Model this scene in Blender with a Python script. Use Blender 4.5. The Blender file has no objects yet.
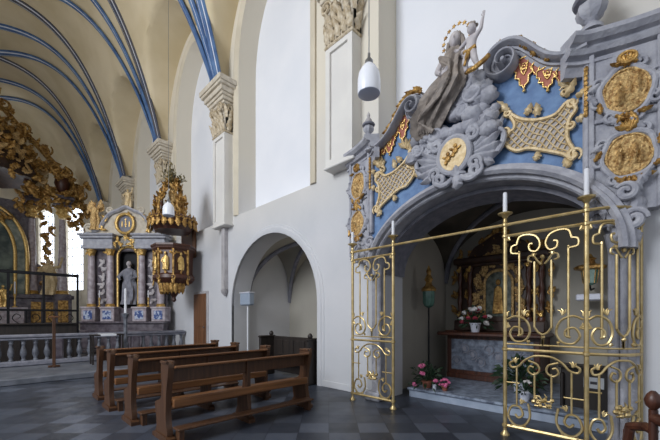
import bpy, math, random
from mathutils import Vector, Matrix, noise
from mathutils.geometry import tessellate_polygon
random.seed(7)
PI = math.pi
COL = bpy.context.scene.collection
F = 337.0; TH = math.radians(45.2); EYE = 1.55
ST, CT = math.sin(TH), math.cos(TH)

# ------------------------------------------------------------------ materials
def mat(name, col, rough=0.7, metal=0.0, col2=None, scale=4.0, bump=0.0, bscale=None, detail=4.0, contrast=(0.35, 0.65), emit=None, spec=None):
    m = bpy.data.materials.new(name); m.use_nodes = True
    nt = m.node_tree; b = nt.nodes['Principled BSDF']
    b.inputs['Base Color'].default_value = (*col, 1)
    b.inputs['Roughness'].default_value = rough
    b.inputs['Metallic'].default_value = metal
    if spec is not None: b.inputs['Specular IOR Level'].default_value = spec
    geo = nt.nodes.new('ShaderNodeNewGeometry')
    if col2:
        n = nt.nodes.new('ShaderNodeTexNoise'); n.inputs['Scale'].default_value = scale; n.inputs['Detail'].default_value = detail
        r = nt.nodes.new('ShaderNodeValToRGB')
        r.color_ramp.elements[0].position = contrast[0]; r.color_ramp.elements[1].position = contrast[1]
        r.color_ramp.elements[0].color = (*col, 1); r.color_ramp.elements[1].color = (*col2, 1)
        nt.links.new(geo.outputs['Position'], n.inputs['Vector'])
        nt.links.new(n.outputs['Fac'], r.inputs['Fac']); nt.links.new(r.outputs['Color'], b.inputs['Base Color'])
    if bump:
        n2 = nt.nodes.new('ShaderNodeTexNoise'); n2.inputs['Scale'].default_value = bscale or scale * 3; n2.inputs['Detail'].default_value = 5
        bp = nt.nodes.new('ShaderNodeBump'); bp.inputs['Strength'].default_value = bump; bp.inputs['Distance'].default_value = 0.03
        nt.links.new(geo.outputs['Position'], n2.inputs['Vector'])
        nt.links.new(n2.outputs['Fac'], bp.inputs['Height']); nt.links.new(bp.outputs['Normal'], b.inputs['Normal'])
    if emit:
        b.inputs['Emission Color'].default_value = (*emit[0], 1); b.inputs['Emission Strength'].default_value = emit[1]
    return m

def floor_mat():
    m = bpy.data.materials.new('floor_tiles'); m.use_nodes = True
    nt = m.node_tree; b = nt.nodes['Principled BSDF']
    geo = nt.nodes.new('ShaderNodeNewGeometry'); mp = nt.nodes.new('ShaderNodeMapping')
    mp.inputs['Rotation'].default_value = (0, 0, math.radians(45)); mp.inputs['Scale'].default_value = (1/0.41,)*3
    nt.links.new(geo.outputs['Position'], mp.inputs['Vector'])
    ch = nt.nodes.new('ShaderNodeTexBrick'); ch.offset = 0; ch.inputs['Scale'].default_value = 1
    ch.inputs['Color1'].default_value = (0.028, 0.033, 0.046, 1); ch.inputs['Color2'].default_value = (0.08, 0.092, 0.12, 1)
    ch.inputs['Mortar'].default_value = (0.02, 0.022, 0.03, 1); ch.inputs['Mortar Size'].default_value = 0.012
    ch.inputs['Brick Width'].default_value = 1; ch.inputs['Row Height'].default_value = 1
    nt.links.new(mp.outputs['Vector'], ch.inputs['Vector'])
    ck = nt.nodes.new('ShaderNodeTexChecker'); ck.inputs['Scale'].default_value = 1
    ck.inputs['Color1'].default_value = (0.75, 0.75, 0.75, 1); ck.inputs['Color2'].default_value = (1.2, 1.2, 1.2, 1)
    nt.links.new(mp.outputs['Vector'], ck.inputs['Vector'])
    mx = nt.nodes.new('ShaderNodeMix'); mx.data_type = 'RGBA'; mx.blend_type = 'MULTIPLY'; mx.inputs[0].default_value = 1
    nt.links.new(ch.outputs['Color'], mx.inputs[6]); nt.links.new(ck.outputs['Color'], mx.inputs[7])
    nt.links.new(mx.outputs[2], b.inputs['Base Color'])
    n = nt.nodes.new('ShaderNodeTexNoise'); n.inputs['Scale'].default_value = 3
    nt.links.new(geo.outputs['Position'], n.inputs['Vector'])
    mr = nt.nodes.new('ShaderNodeMapRange'); mr.inputs['To Min'].default_value = 0.22; mr.inputs['To Max'].default_value = 0.5
    nt.links.new(n.outputs['Fac'], mr.inputs['Value']); nt.links.new(mr.outputs['Result'], b.inputs['Roughness'])
    b.inputs['Specular IOR Level'].default_value = 0.35
    return m

def wood_mat(name, c1, c2, axis=0, rough=0.45):
    m = bpy.data.materials.new(name); m.use_nodes = True
    nt = m.node_tree; b = nt.nodes['Principled BSDF']
    tc = nt.nodes.new('ShaderNodeTexCoord'); mp = nt.nodes.new('ShaderNodeMapping')
    s = [14, 14, 14]; s[axis] = 0.8
    mp.inputs['Scale'].default_value = s
    n = nt.nodes.new('ShaderNodeTexNoise'); n.inputs['Scale'].default_value = 1.5; n.inputs['Detail'].default_value = 6
    r = nt.nodes.new('ShaderNodeValToRGB'); r.color_ramp.elements[0].position = 0.3; r.color_ramp.elements[1].position = 0.7
    r.color_ramp.elements[0].color = (*c1, 1); r.color_ramp.elements[1].color = (*c2, 1)
    nt.links.new(tc.outputs['Object'], mp.inputs['Vector']); nt.links.new(mp.outputs['Vector'], n.inputs['Vector'])
    nt.links.new(n.outputs['Fac'], r.inputs['Fac']); nt.links.new(r.outputs['Color'], b.inputs['Base Color'])
    b.inputs['Roughness'].default_value = rough
    return m

M = {}
M['plaster'] = mat('plaster_grey_white', (0.55, 0.56, 0.585), 0.9, col2=(0.61, 0.61, 0.63), scale=0.8, bump=0.15, bscale=6)
M['pilaster'] = mat('plaster_pilaster', (0.66, 0.64, 0.61), 0.9, col2=(0.72, 0.70, 0.66), scale=1.5)
M['white'] = mat('plaster_white', (0.74, 0.76, 0.81), 0.9, col2=(0.80, 0.81, 0.85), scale=0.6)
M['cream'] = mat('plaster_cream', (0.56, 0.50, 0.39), 0.9, col2=(0.64, 0.575, 0.455), scale=1.2, bump=0.1, bscale=8)
M['vault'] = mat('vault_ochre', (0.60, 0.50, 0.32), 0.95, col2=(0.70, 0.60, 0.42), scale=0.7, bump=0.1, bscale=3)
M['ribblue'] = mat('rib_blue', (0.045, 0.10, 0.24), 0.6, col2=(0.10, 0.19, 0.36), scale=3)
M['ribwhite'] = mat('rib_white', (0.62, 0.66, 0.75), 0.7, col2=(0.72, 0.74, 0.8), scale=3)
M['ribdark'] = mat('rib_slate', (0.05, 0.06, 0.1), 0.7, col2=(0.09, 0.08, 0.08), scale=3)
M['stone'] = mat('grey_lavender_stone', (0.30, 0.302, 0.345), 0.6, col2=(0.42, 0.422, 0.46), scale=7, bump=0.35, bscale=25)
M['stonedark'] = mat('grey_stone_shade', (0.16, 0.165, 0.2), 0.7, col2=(0.24, 0.24, 0.28), scale=7, bump=0.35, bscale=25)  # darker grey stone for ribs, soffit and communion rail
M['stonebeige'] = mat('grey_beige_stone', (0.36, 0.34, 0.35), 0.65, col2=(0.48, 0.46, 0.46), scale=5, bump=0.3, bscale=20)
M['baluster'] = mat('baluster_marble', (0.08, 0.085, 0.105), 0.5, col2=(0.17, 0.18, 0.21), scale=8)
M['capgold'] = mat('capital_leaf', (0.40, 0.31, 0.19), 0.6, 0.1, col2=(0.62, 0.54, 0.41), scale=14, bump=0.4, bscale=35)
M['frontal'] = mat('altar_front_marbling', (0.06, 0.07, 0.10), 0.4, col2=(0.20, 0.23, 0.29), scale=9, detail=7)
M['darkbrown'] = mat('dark_brown_casing', (0.03, 0.014, 0.009), 0.45, col2=(0.06, 0.028, 0.016), scale=6)
M['robe'] = mat('robe_brown_grey', (0.19, 0.16, 0.14), 0.6, col2=(0.34, 0.29, 0.25), scale=9, bump=0.5, bscale=22)
M['flesh'] = mat('statue_stone_pale', (0.46, 0.43, 0.45), 0.6, col2=(0.56, 0.52, 0.52), scale=6)
M['blue'] = mat('painted_blue', (0.075, 0.15, 0.31), 0.6, col2=(0.14, 0.25, 0.44), scale=6, bump=0.2, bscale=20)
M['red'] = mat('painted_red', (0.32, 0.08, 0.05), 0.6, col2=(0.45, 0.15, 0.09), scale=12)
M['gold'] = mat('gold_leaf', (0.62, 0.39, 0.12), 0.32, 0.75, col2=(0.80, 0.56, 0.22), scale=12, bump=0.5, bscale=30)
M['golddark'] = mat('old_gold', (0.20, 0.095, 0.022), 0.4, 0.6, col2=(0.62, 0.38, 0.12), scale=9, bump=0.9, bscale=22)
M['goldrelief'] = mat('gilt_relief', (0.30, 0.15, 0.05), 0.4, 0.5, col2=(0.80, 0.56, 0.25), scale=26, bump=1.0, bscale=40, contrast=(.3, .62))  # brown-to-gold noise puts the relief's shadows into the gilding colour
M['goldpale'] = mat('pale_gilding', (0.52, 0.38, 0.19), 0.5, 0.25, col2=(0.68, 0.54, 0.33), scale=14, bump=0.4, bscale=35)
M['brass'] = mat('grille_gilding', (0.48, 0.35, 0.15), 0.35, 0.7, col2=(0.68, 0.53, 0.27), scale=8)
M['lattice'] = mat('lattice_beige', (0.37, 0.34, 0.33), 0.6, col2=(0.46, 0.42, 0.40), scale=20, bump=0.3)
M['capital'] = mat('capital_beige', (0.50, 0.44, 0.35), 0.7, col2=(0.64, 0.58, 0.48), scale=8, bump=0.3)
M['pewwood'] = wood_mat('pew_brown_wood', (0.12, 0.048, 0.017), (0.27, 0.12, 0.045), 0, 0.34)  # brightened wood: the warm light on the pew tops is in this colour
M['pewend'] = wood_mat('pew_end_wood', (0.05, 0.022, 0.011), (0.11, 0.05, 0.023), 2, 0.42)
M['darkwood'] = wood_mat('dark_wood', (0.012, 0.009, 0.008), (0.03, 0.022, 0.018), 2, 0.5)
M['redwood'] = wood_mat('red_brown_wood', (0.035, 0.012, 0.007), (0.10, 0.032, 0.016), 2, 0.4)
M['doorwood'] = wood_mat('door_wood', (0.11, 0.045, 0.018), (0.2, 0.09, 0.04), 2, 0.5)
M['iron'] = mat('black_iron', (0.012, 0.012, 0.014), 0.5, 0.6)
M['marble'] = mat('red_grey_marble', (0.30, 0.24, 0.26), 0.35, col2=(0.52, 0.47, 0.50), scale=6, detail=8)
M['marbled'] = mat('dark_marble', (0.07, 0.055, 0.07), 0.3, col2=(0.17, 0.15, 0.17), scale=5, detail=8)
M['bluemarble'] = mat('blue_marble_panel', (0.05, 0.09, 0.26), 0.3, col2=(0.45, 0.5, 0.62), scale=9, detail=2, contrast=(0.48, 0.56))
M['bluegrey'] = mat('blue_grey_marble', (0.10, 0.12, 0.17), 0.35, col2=(0.34, 0.40, 0.50), scale=9, detail=7)
M['step'] = mat('step_stone', (0.30, 0.36, 0.46), 0.5, col2=(0.38, 0.44, 0.54), scale=5)
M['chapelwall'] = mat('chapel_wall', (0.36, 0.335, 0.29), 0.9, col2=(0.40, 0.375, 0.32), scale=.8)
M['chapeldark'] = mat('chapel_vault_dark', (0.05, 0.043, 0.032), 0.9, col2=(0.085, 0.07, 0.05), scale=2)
M['glasslamp'] = mat('opal_glass', (0.75, 0.77, 0.83), 0.25, col2=(0.8, 0.82, 0.87), scale=2, emit=((0.85, 0.88, 1), 0.06))
M['lampunder'] = mat('lamp_diffuser', (0.42, 0.45, 0.56), 0.3)
M['chrome'] = mat('grey_metal', (0.25, 0.26, 0.28), 0.35, 0.8)
M['candle'] = mat('candle_wax', (0.75, 0.76, 0.80), 0.5)
M['leaf'] = mat('leaf_green', (0.008, 0.026, 0.01), 0.6, col2=(0.022, 0.055, 0.02), scale=15)
M['leaflight'] = mat('leaf_olive', (0.10, 0.09, 0.03), 0.5, col2=(0.20, 0.15, 0.06), scale=15)
M['pink'] = mat('pink_petals', (0.55, 0.08, 0.22), 0.6, col2=(0.75, 0.22, 0.38), scale=20)
M['whitepetal'] = mat('white_petals', (0.65, 0.62, 0.6), 0.6)
M['redpetal'] = mat('red_petals', (0.30, 0.03, 0.05), 0.6)
M['pot'] = mat('white_pot', (0.62, 0.64, 0.72), 0.3)
M['terracotta'] = mat('terracotta', (0.28, 0.10, 0.06), 0.7)
M['cloth'] = mat('white_linen', (0.7, 0.72, 0.76), 0.8)
M['greenglass'] = mat('green_lantern_glass', (0.05, 0.12, 0.09), 0.2, col2=(0.10, 0.2, 0.16), scale=10)
M['pane'] = mat('daylight_pane', (0.9, 0.92, 1), 0.4, emit=((0.86, 0.92, 1), 2.2))
M['iconglass'] = mat('icon_glass', (0.05, 0.06, 0.05), 0.15, col2=(0.18, 0.2, 0.16), scale=9)
M['picture'] = mat('altar_picture', (0.03, 0.05, 0.045), 0.5, col2=(0.20, 0.24, 0.19), scale=1.6, detail=6)
M['grnmarble'] = mat('green_marble', (0.07, 0.10, 0.085), 0.35, col2=(0.28, 0.30, 0.24), scale=3, detail=7)
M['paper'] = mat('notice_paper', (0.55, 0.57, 0.6), 0.8)
M['ink'] = mat('notice_ink', (0.05, 0.05, 0.06), 0.8)
M['greybox'] = mat('pale_grey_box', (0.30, 0.36, 0.45), 0.5)
M['floor'] = floor_mat()
M['chancelfloor'] = mat('chancel_stone', (0.10, 0.11, 0.13), 0.4, col2=(0.18, 0.19, 0.22), scale=3)

# ------------------------------------------------------------------ mesh builder
def frame(o, a, c):
    a = Vector(a).normalized(); c = Vector(c).normalized(); b = c.cross(a)
    m = Matrix((a, b, c)).transposed().to_4x4(); m.translation = Vector(o); return m
I4 = Matrix.Identity(4)

AUTO = {'dome_garland', 'gable_volute', 'gilt_carving', 'gilt_ornament', 'gilt_scrollwork', 'leafy_carving', 'silver_carving', 'crown_finial', 'crown_arm', 'gilt_flame'}
class MB:
    def __init__(s, m=I4): s.v = []; s.f = []; s.mi = []; s.m = m.copy() if hasattr(m, 'copy') else m; s.k = 0
    def add(s, vs, fs, m=None):
        n = len(s.v); mm = s.m @ m if m is not None else s.m
        s.v += [mm @ Vector(p) for p in vs]; s.f += [tuple(n + i for i in f) for f in fs]; s.mi += [s.k] * len(fs)
        return s
    def box(s, x0, x1, y0, y1, z0, z1, m=None, bev=0):
        if bev:
            b = min(bev, abs(x1-x0)*.3, abs(y1-y0)*.3, abs(z1-z0)*.3)
            poly = [(x0+b, y0), (x1-b, y0), (x1, y0+b), (x1, y1-b), (x1-b, y1), (x0+b, y1), (x0, y1-b), (x0, y0+b)]
            inn = [(x0+b*1.5, y0+b), (x1-b*1.5, y0+b), (x1-b, y0+b*1.5), (x1-b, y1-b*1.5), (x1-b*1.5, y1-b), (x0+b*1.5, y1-b), (x0+b, y1-b*1.5), (x0+b, y0+b*1.5)]
            vs = [(p[0], p[1], z0) for p in inn] + [(p[0], p[1], z0+b) for p in poly] + [(p[0], p[1], z1-b) for p in poly] + [(p[0], p[1], z1) for p in inn]
            fs = [tuple(range(7, -1, -1)), tuple(range(24, 32))]
            for r in range(3):
                for i in range(8):
                    j = (i+1) % 8; fs.append((r*8+i, r*8+j, r*8+8+j, r*8+8+i))
            return s.add(vs, fs, m)
        vs = [(x, y, z) for z in (z0, z1) for y in (y0, y1) for x in (x0, x1)]
        return s.add(vs, [(0, 2, 3, 1), (4, 5, 7, 6), (0, 1, 5, 4), (2, 6, 7, 3), (0, 4, 6, 2), (1, 3, 7, 5)], m)
    def tube(s, pts, r, n=6, m=None, cap=True, closed=False, flat=1.0, up=None):
        pts = [Vector(p) for p in pts]; N = len(pts)
        if N < 2: return s
        rs = r if isinstance(r, (list, tuple)) else [r] * N
        tang = []
        for i in range(N):
            a = pts[(i-1) % N] if (closed or i > 0) else pts[i]; b = pts[(i+1) % N] if (closed or i < N-1) else pts[i]
            t = b - a; tang.append(t.normalized() if t.length > 1e-9 else Vector((0, 0, 1)))
        ref = Vector(up) if up else (Vector((0, 0, 1)) if abs(tang[0].z) < .9 else Vector((1, 0, 0)))
        nx = tang[0].cross(ref).normalized(); vs = []; fs = []
        for i in range(N):
            t = tang[i]; nx = (nx - t * nx.dot(t))
            nx = nx.normalized() if nx.length > 1e-6 else t.orthogonal().normalized()
            ny = t.cross(nx)
            for k in range(n):
                a = 2*PI*k/n; vs.append(pts[i] + (nx*math.cos(a)*flat + ny*math.sin(a)) * rs[i])
        for i in range(N if closed else N-1):
            j = (i+1) % N
            for k in range(n): fs.append((i*n+k, i*n+(k+1) % n, j*n+(k+1) % n, j*n+k))
        if cap and not closed: fs += [tuple(range(n-1, -1, -1)), tuple((N-1)*n+k for k in range(n))]
        return s.add(vs, fs, m)
    def lathe(s, prof, c=(0, 0, 0), n=16, m=None, twist=0, wob=0, lobes=0):
        vs = []; fs = []
        for i, (r, z) in enumerate(prof):
            for k in range(n):
                a = 2*PI*k/n; rr = r*(1 + (wob*math.cos(lobes*a + twist*z) if lobes else 0))
                vs.append((c[0]+rr*math.cos(a), c[1]+rr*math.sin(a), c[2]+z))
        for i in range(len(prof)-1):
            for k in range(n): fs.append((i*n+k, i*n+(k+1) % n, (i+1)*n+(k+1) % n, (i+1)*n+k))
        fs += [tuple(range(n-1, -1, -1)), tuple((len(prof)-1)*n+k for k in range(n))]
        return s.add(vs, fs, m)
    def ball(s, c, r, n=10, m=None, lump=0, ls=6, rot=None):
        if not hasattr(r, '__len__'): r = (r, r, r)
        vs = []; fs = []; R = max(3, n//2)
        for i in range(R+1):
            ph = PI*i/R
            for k in range(n):
                a = 2*PI*k/n; d = Vector((math.sin(ph)*math.cos(a), math.sin(ph)*math.sin(a), math.cos(ph)))
                q = 1 + (lump*noise.noise(d*ls*.4 + Vector(c)*3) if lump else 0)
                p = Vector((d.x*r[0]*q, d.y*r[1]*q, d.z*r[2]*q))
                if rot: p = rot @ p
                vs.append(p + Vector(c))
        for i in range(R):
            for k in range(n): fs.append((i*n+k, (i+1)*n+k, (i+1)*n+(k+1) % n, i*n+(k+1) % n))
        return s.add(vs, fs, m)
    def plate(s, outer, holes=(), z0=0, z1=.02, m=None):
        """polygon in the local xy plane, extruded in local z"""
        loops = [list(outer)] + [list(h) for h in holes]
        flat = [p for l in loops for p in l]
        tris = tessellate_polygon([[Vector((p[0], p[1], 0)) for p in l] for l in loops])
        n = len(flat); vs = [(p[0], p[1], z0) for p in flat] + [(p[0], p[1], z1) for p in flat]; fs = []
        for t in tris:
            a, b, c = [Vector(flat[i]) for i in t]
            if (b-a).cross(c-a) < 0: t = (t[0], t[2], t[1])
            fs.append(tuple(i+n for i in t)); fs.append((t[2], t[1], t[0]))
        o = 0
        for l in loops:
            k = len(l)
            for i in range(k):
                j = (i+1) % k; fs.append((o+i, o+j, o+n+j, o+n+i))
            o += k
        return s.add(vs, fs, m)
    def sweep(s, prof, path, m=None, nrm=None, closed=False):
        """prof: (u,w) points; path in local xy plane, u along in-plane normal (left of travel), w along local z"""
        N = len(path); vs = []; fs = []; P = len(prof)
        for i in range(N):
            a = Vector(path[max(i-1, 0)]); b = Vector(path[min(i+1, N-1)])
            if closed: a = Vector(path[(i-1) % N]); b = Vector(path[(i+1) % N])
            t = (b-a).normalized(); nn = Vector((-t.y, t.x))
            for (u, w) in prof:
                q = Vector(path[i][:2]) + nn*u; vs.append((q.x, q.y, w))
        for i in range(N if closed else N-1):
            j = (i+1) % N
            for k in range(P): fs.append((i*P+k, j*P+k, j*P+(k+1) % P, i*P+(k+1) % P))
        if not closed: fs += [tuple(range(P)), tuple((N-1)*P+k for k in range(P-1, -1, -1))]
        return s.add(vs, fs, m)
    def grid(s, fn, nu, nv, m=None, wrap=False):
        vs = [fn(i/(nu if wrap else nu-1), j/(nv-1)) for j in range(nv) for i in range(nu)]; fs = []
        for j in range(nv-1):
            for i in range(nu if wrap else nu-1):
                k = (i+1) % nu; fs.append((j*nu+i, j*nu+k, (j+1)*nu+k, (j+1)*nu+i))
        return s.add(vs, fs, m)
    def build(s, name, mats, parent=None, smooth=True, ang=40, _in=False):
        if name in AUTO and not _in:
            return split_build(s, name, mats, parent, tol=None, smooth=smooth, ang=ang)[0]
        me = bpy.data.meshes.new(name); 
        inv = None
        vs = s.v
        if parent is not None:
            inv = parent_world(parent).inverted(); vs = [inv @ p for p in s.v]
        me.from_pydata([tuple(p) for p in vs], [], s.f)
        if not isinstance(mats, (list, tuple)): mats = [mats]
        for q in mats: me.materials.append(q)
        me.polygons.foreach_set('material_index', s.mi)
        if smooth:
            me.polygons.foreach_set('use_smooth', [True]*len(me.polygons))
            try: me.set_sharp_from_angle(angle=math.radians(ang))
            except Exception: pass
        me.update()
        o = bpy.data.objects.new(name, me); COL.objects.link(o)
        if parent is not None: o.parent = parent
        return o

def parent_world(o):
    m = o.matrix_basis.copy()
    if o.parent: m = parent_world(o.parent) @ m
    return m
def thing(name, label, cat, loc=(0, 0, 0), rz=0, group=None):
    o = bpy.data.objects.new(name, None); o.empty_display_size = .1
    o.location = loc; o.rotation_euler = (0, 0, rz); COL.objects.link(o)
    tag(o, label, cat, group); return o
def split_build(mb, name, mats, parent, tol=.004, **kw):
    """one object per touching group of pieces"""
    n = len(mb.v); p = list(range(n))
    def find(a):
        while p[a] != a: p[a] = p[p[a]]; a = p[a]
        return a
    for f in mb.f:
        r = find(f[0])
        for q in f[1:]: p[find(q)] = r
    isl = {}
    for i in range(n): isl.setdefault(find(i), []).append(i)
    ks = list(isl); bb = []
    for k in ks:
        V = [mb.v[i] for i in isl[k]]; bb.append((min(v.x for v in V), min(v.y for v in V), min(v.z for v in V), max(v.x for v in V), max(v.y for v in V), max(v.z for v in V)))
    g = list(range(len(ks)))
    def fg(a):
        while g[a] != a: g[a] = g[g[a]]; a = g[a]
        return a
    for i in range(len(ks)):
        for j in range(i):
            if tol is None:
                sz = max(bb[i][q+3]-bb[i][q] for q in range(3)), max(bb[j][q+3]-bb[j][q] for q in range(3))
                gp = math.sqrt(sum(max(0, bb[i][q]-bb[j][q+3], bb[j][q]-bb[i][q+3])**2 for q in range(3)))
                if gp <= max(.018, .48*max(sz)): g[fg(i)] = fg(j)
            elif all(bb[i][q]-bb[j][q+3] <= tol and bb[j][q]-bb[i][q+3] <= tol for q in range(3)): g[fg(i)] = fg(j)
    groups = {}
    for i, k in enumerate(ks): groups.setdefault(fg(i), set()).add(k)
    out = []
    for gk, S in groups.items():
        m2 = MB(); idx = {}
        for fi, f in enumerate(mb.f):
            if find(f[0]) in S:
                t = []
                for q in f:
                    if q not in idx: idx[q] = len(m2.v); m2.v.append(mb.v[q])
                    t.append(idx[q])
                m2.f.append(tuple(t)); m2.mi.append(mb.mi[fi])
        out.append(m2.build(name, mats, parent, _in=True, **kw))
    return out
def tag(o, label, cat, group=None):
    o['label'] = label; o['category'] = cat
    if group: o['group'] = group
    return o
def struct(o): o['kind'] = 'structure'; return o
def dup(root, loc, rz=0, label=None):
    r = root.copy(); COL.objects.link(r); r.location = loc; r.rotation_euler = (0, 0, rz)
    if label: r['label'] = label
    for ch in list(root.children):
        c = ch.copy(); COL.objects.link(c); c.parent = r
        for g in list(ch.children):
            d = g.copy(); COL.objects.link(d); d.parent = c
    return r
def at(px, py, d):
    u = (px-330)/F*d
    return Vector((ST*d + CT*u, CT*d - ST*u, EYE + (317-py)/F*d))

# ------------------------------------------------------------------ 2-D curve helpers
def spiral(cx, cy, r0, r1, a0, turns, n=20):
    return [(cx + (r0+(r1-r0)*t/n)*math.cos(a0+turns*2*PI*t/n), cy + (r0+(r1-r0)*t/n)*math.sin(a0+turns*2*PI*t/n)) for t in range(n+1)]
def smooth2(pts, k=5, closed=False):
    """Catmull-Rom through points"""
    N = len(pts); out = []
    P = [Vector(p) for p in pts]
    for i in range(N if closed else N-1):
        p0 = P[(i-1) % N] if (closed or i > 0) else P[i]; p1 = P[i]; p2 = P[(i+1) % N]; p3 = P[(i+2) % N] if (closed or i < N-2) else P[(i+1) % N]
        for q in range(k):
            t = q/k
            out.append(.5*((2*p1) + (p2-p0)*t + (2*p0-5*p1+4*p2-p3)*t*t + (3*p1-p0-3*p2+p3)*t**3))
    if not closed: out.append(P[-1])
    return [tuple(p) for p in out]
def arc(cx, cy, rx, ry, a0, a1, n=24):
    return [(cx+rx*math.cos(a0+(a1-a0)*i/n), cy+ry*math.sin(a0+(a1-a0)*i/n)) for i in range(n+1)]
def cscroll(mb, pts, r, z=0.02, n=6, m=None, flat=1.0):
    """a scroll: tube with tapering ends drawn in the local xy plane"""
    N = len(pts); rs = [r*(.45+.55*math.sin(PI*min(max(i/(N-1), .0), 1))) for i in range(N)]
    mb.tube([(p[0], p[1], z) for p in pts], rs, n, m=m, flat=flat)
def leaf(mb, x, y, ang, L, W, z=0.02, th=.02, m=None, curl=.3):
    """an acanthus leaf: lobed tapered blade rising from local plane"""
    def fn(u, v):
        w = W*math.sin(PI*min(v*.9+.1, 1))**.7*(1+.25*math.sin(v*18))
        lx = L*v; ly = (u-.5)*w; lz = z + th*(1-(2*u-1)**2) + curl*L*.35*v*v
        c, s_ = math.cos(ang), math.sin(ang)
        return (x+lx*c-ly*s_, y+lx*s_+ly*c, lz)
    mb.grid(fn, 5, 9, m=m)
def skin_body(name, joints, edges, material, parent=None, sub=2, world=None):
    """joints: list (x,y,z,r); one continuous surface"""
    me = bpy.data.meshes.new(name); me.from_pydata([j[:3] for j in joints], edges, [])
    ob = bpy.data.objects.new(name, me); COL.objects.link(ob)
    sk = ob.modifiers.new('s', 'SKIN')
    if not me.skin_vertices: 
        bpy.context.view_layer.objects.active = ob
    for i, j in enumerate(joints):
        r = j[3]; me.skin_vertices[0].data[i].radius = (r, r)
    me.skin_vertices[0].data[0].use_root = True
    sb = ob.modifiers.new('b', 'SUBSURF'); sb.levels = sub; sb.render_levels = sub
    dg = bpy.context.evaluated_depsgraph_get(); ev = ob.evaluated_get(dg)
    m2 = bpy.data.meshes.new_from_object(ev)
    vs = [v.co.copy() for v in m2.vertices]; fs = [tuple(p.vertices) for p in m2.polygons]
    bpy.data.objects.remove(ob); bpy.data.meshes.remove(me); bpy.data.meshes.remove(m2)
    return vs, fs
# ================================================================== THE SETTING
WX = 5.25; X0 = -.2; SPR = 8.6
PIL = [-.4, 4.7, 9.8, 14.9, 20.0, 25.1]
WALL = frame((WX, 0, 0), (0, 1, 0), (1, 0, 0))          # local x = +Y, y = Z, z = into the wall
FAC = frame((5.0, 2.25, 0), (0, -1, 0), (-1, 0, 0))      # portal facade: x right, y up, z towards nave

def wall_mix():
    m = M['plaster'].copy(); m.name = 'plaster_wall_two_tone'  # grey plaster low down, blending to cream higher up
    nt = m.node_tree; b = nt.nodes['Principled BSDF']
    geo = nt.nodes.new('ShaderNodeNewGeometry'); sp = nt.nodes.new('ShaderNodeSeparateXYZ')
    mr = nt.nodes.new('ShaderNodeMapRange'); mr.inputs['From Min'].default_value = 3.6; mr.inputs['From Max'].default_value = 6.5
    nt.links.new(geo.outputs['Position'], sp.inputs[0]); nt.links.new(sp.outputs['Z'], mr.inputs['Value'])
    src = b.inputs['Base Color'].links[0].from_socket
    mx = nt.nodes.new('ShaderNodeMix'); mx.data_type = 'RGBA'
    nt.links.new(mr.outputs['Result'], mx.inputs[0]); nt.links.new(src, mx.inputs[6]); mx.inputs[7].default_value = (0.68, 0.63, 0.53, 1)
    nt.links.new(mx.outputs[2], b.inputs['Base Color']); return m
M['wallmix'] = wall_mix()

# floor
mb = MB(); mb.box(-9, 9, -7, 37, -.3, 0); struct(mb.build('floor', M['floor'], smooth=False))
mb = MB(); mb.box(-5.6, WX, 10.4, 30, 0, .15, bev=.02); struct(mb.build('floor_chancel_platform', M['chancelfloor'], smooth=False))

# wall with recesses, niche and chapel openings
def arch_hole(yc, hw, zb, zs, rise, n=20, p=2.0):
    pts = [(yc-hw, zb), (yc+hw, zb)]
    for i in range(n+1):
        a = PI*i/n; c, s_ = math.cos(a), math.sin(a)
        pts.append((yc+hw*(abs(c)**(2/p))*(1 if c >= 0 else -1), zs+rise*abs(s_)**(2/p)))
    return pts
WIN = [(2.32, 1.58), (7.48, 1.61), (12.3, 1.6), (17.45, 1.6), (22.55, 1.6), (27.4, 1.4)]
NICHE = (7.53, 1.93, 0, 1.9, 1.88)
CHAP = (2.1, 1.65, 0, 2.35, 1.12)
SILL = [4.62, 4.62, 4.62, 6.2, 6.2, 6.2]
outline = [(-7, 0), (.45, 0)]
def arch_pts(yc, hw, zs, rise, n=24):   # near foot to far foot over the crown
    return [(yc-hw*math.cos(PI*i/n), zs+rise*math.sin(PI*i/n)) for i in range(n+1)]
outline = [(-7, 0)] + [(CHAP[0]-CHAP[1], 0)] + arch_pts(CHAP[0], CHAP[1], CHAP[3], CHAP[4]) + [(CHAP[0]+CHAP[1], 0)]
outline += [(NICHE[0]-NICHE[1], 0)] + arch_pts(NICHE[0], NICHE[1], NICHE[3], NICHE[4]) + [(NICHE[0]+NICHE[1], 0)]
outline += [(29.5, 0), (29.5, 12.6), (-7, 12.6)]
holes = [arch_hole(y, w, SILL[i], 8.9, 2.75, p=2.0) for i, (y, w) in enumerate(WIN)]
mb = MB(WALL); mb.plate(outline, holes, 0, .6); struct(mb.build('wall_right', M['wallmix'], smooth=True, ang=30))
# white recess backs with sloping sills
for i, (y, w) in enumerate(WIN):
    mb = MB(WALL); mb.box(y-w-.1, y+w+.1, SILL[i]-.1, 11.9, .6, .68)
    vs = [(y-w, SILL[i], 0.02), (y+w, SILL[i], 0.02), (y+w, SILL[i]+.33, .6), (y-w, SILL[i]+.33, .6), (y-w, SILL[i], .6), (y+w, SILL[i], .6)]
    mb.add(vs, [(0, 1, 2, 3), (0, 3, 4), (1, 5, 2)])
    struct(mb.build('wall_recess_%d' % (i+1), M['white'], smooth=False))
    # moulding round the recess arch
    if i > 0:
        mb = MB(WALL); top = arch_hole(y, w+.12, SILL[i], 8.9, 2.87)[2:]
        path = [(y+w+.12, SILL[i])] + top + [(y-w-.12, SILL[i])]
        mb.sweep([(-.1, 0), (-.1, -.05), (-.03, -.07), (.08, -.03), (.12, 0)], path)
        struct(mb.build('trim_recess_moulding', M['cream'], ang=25))
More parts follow.
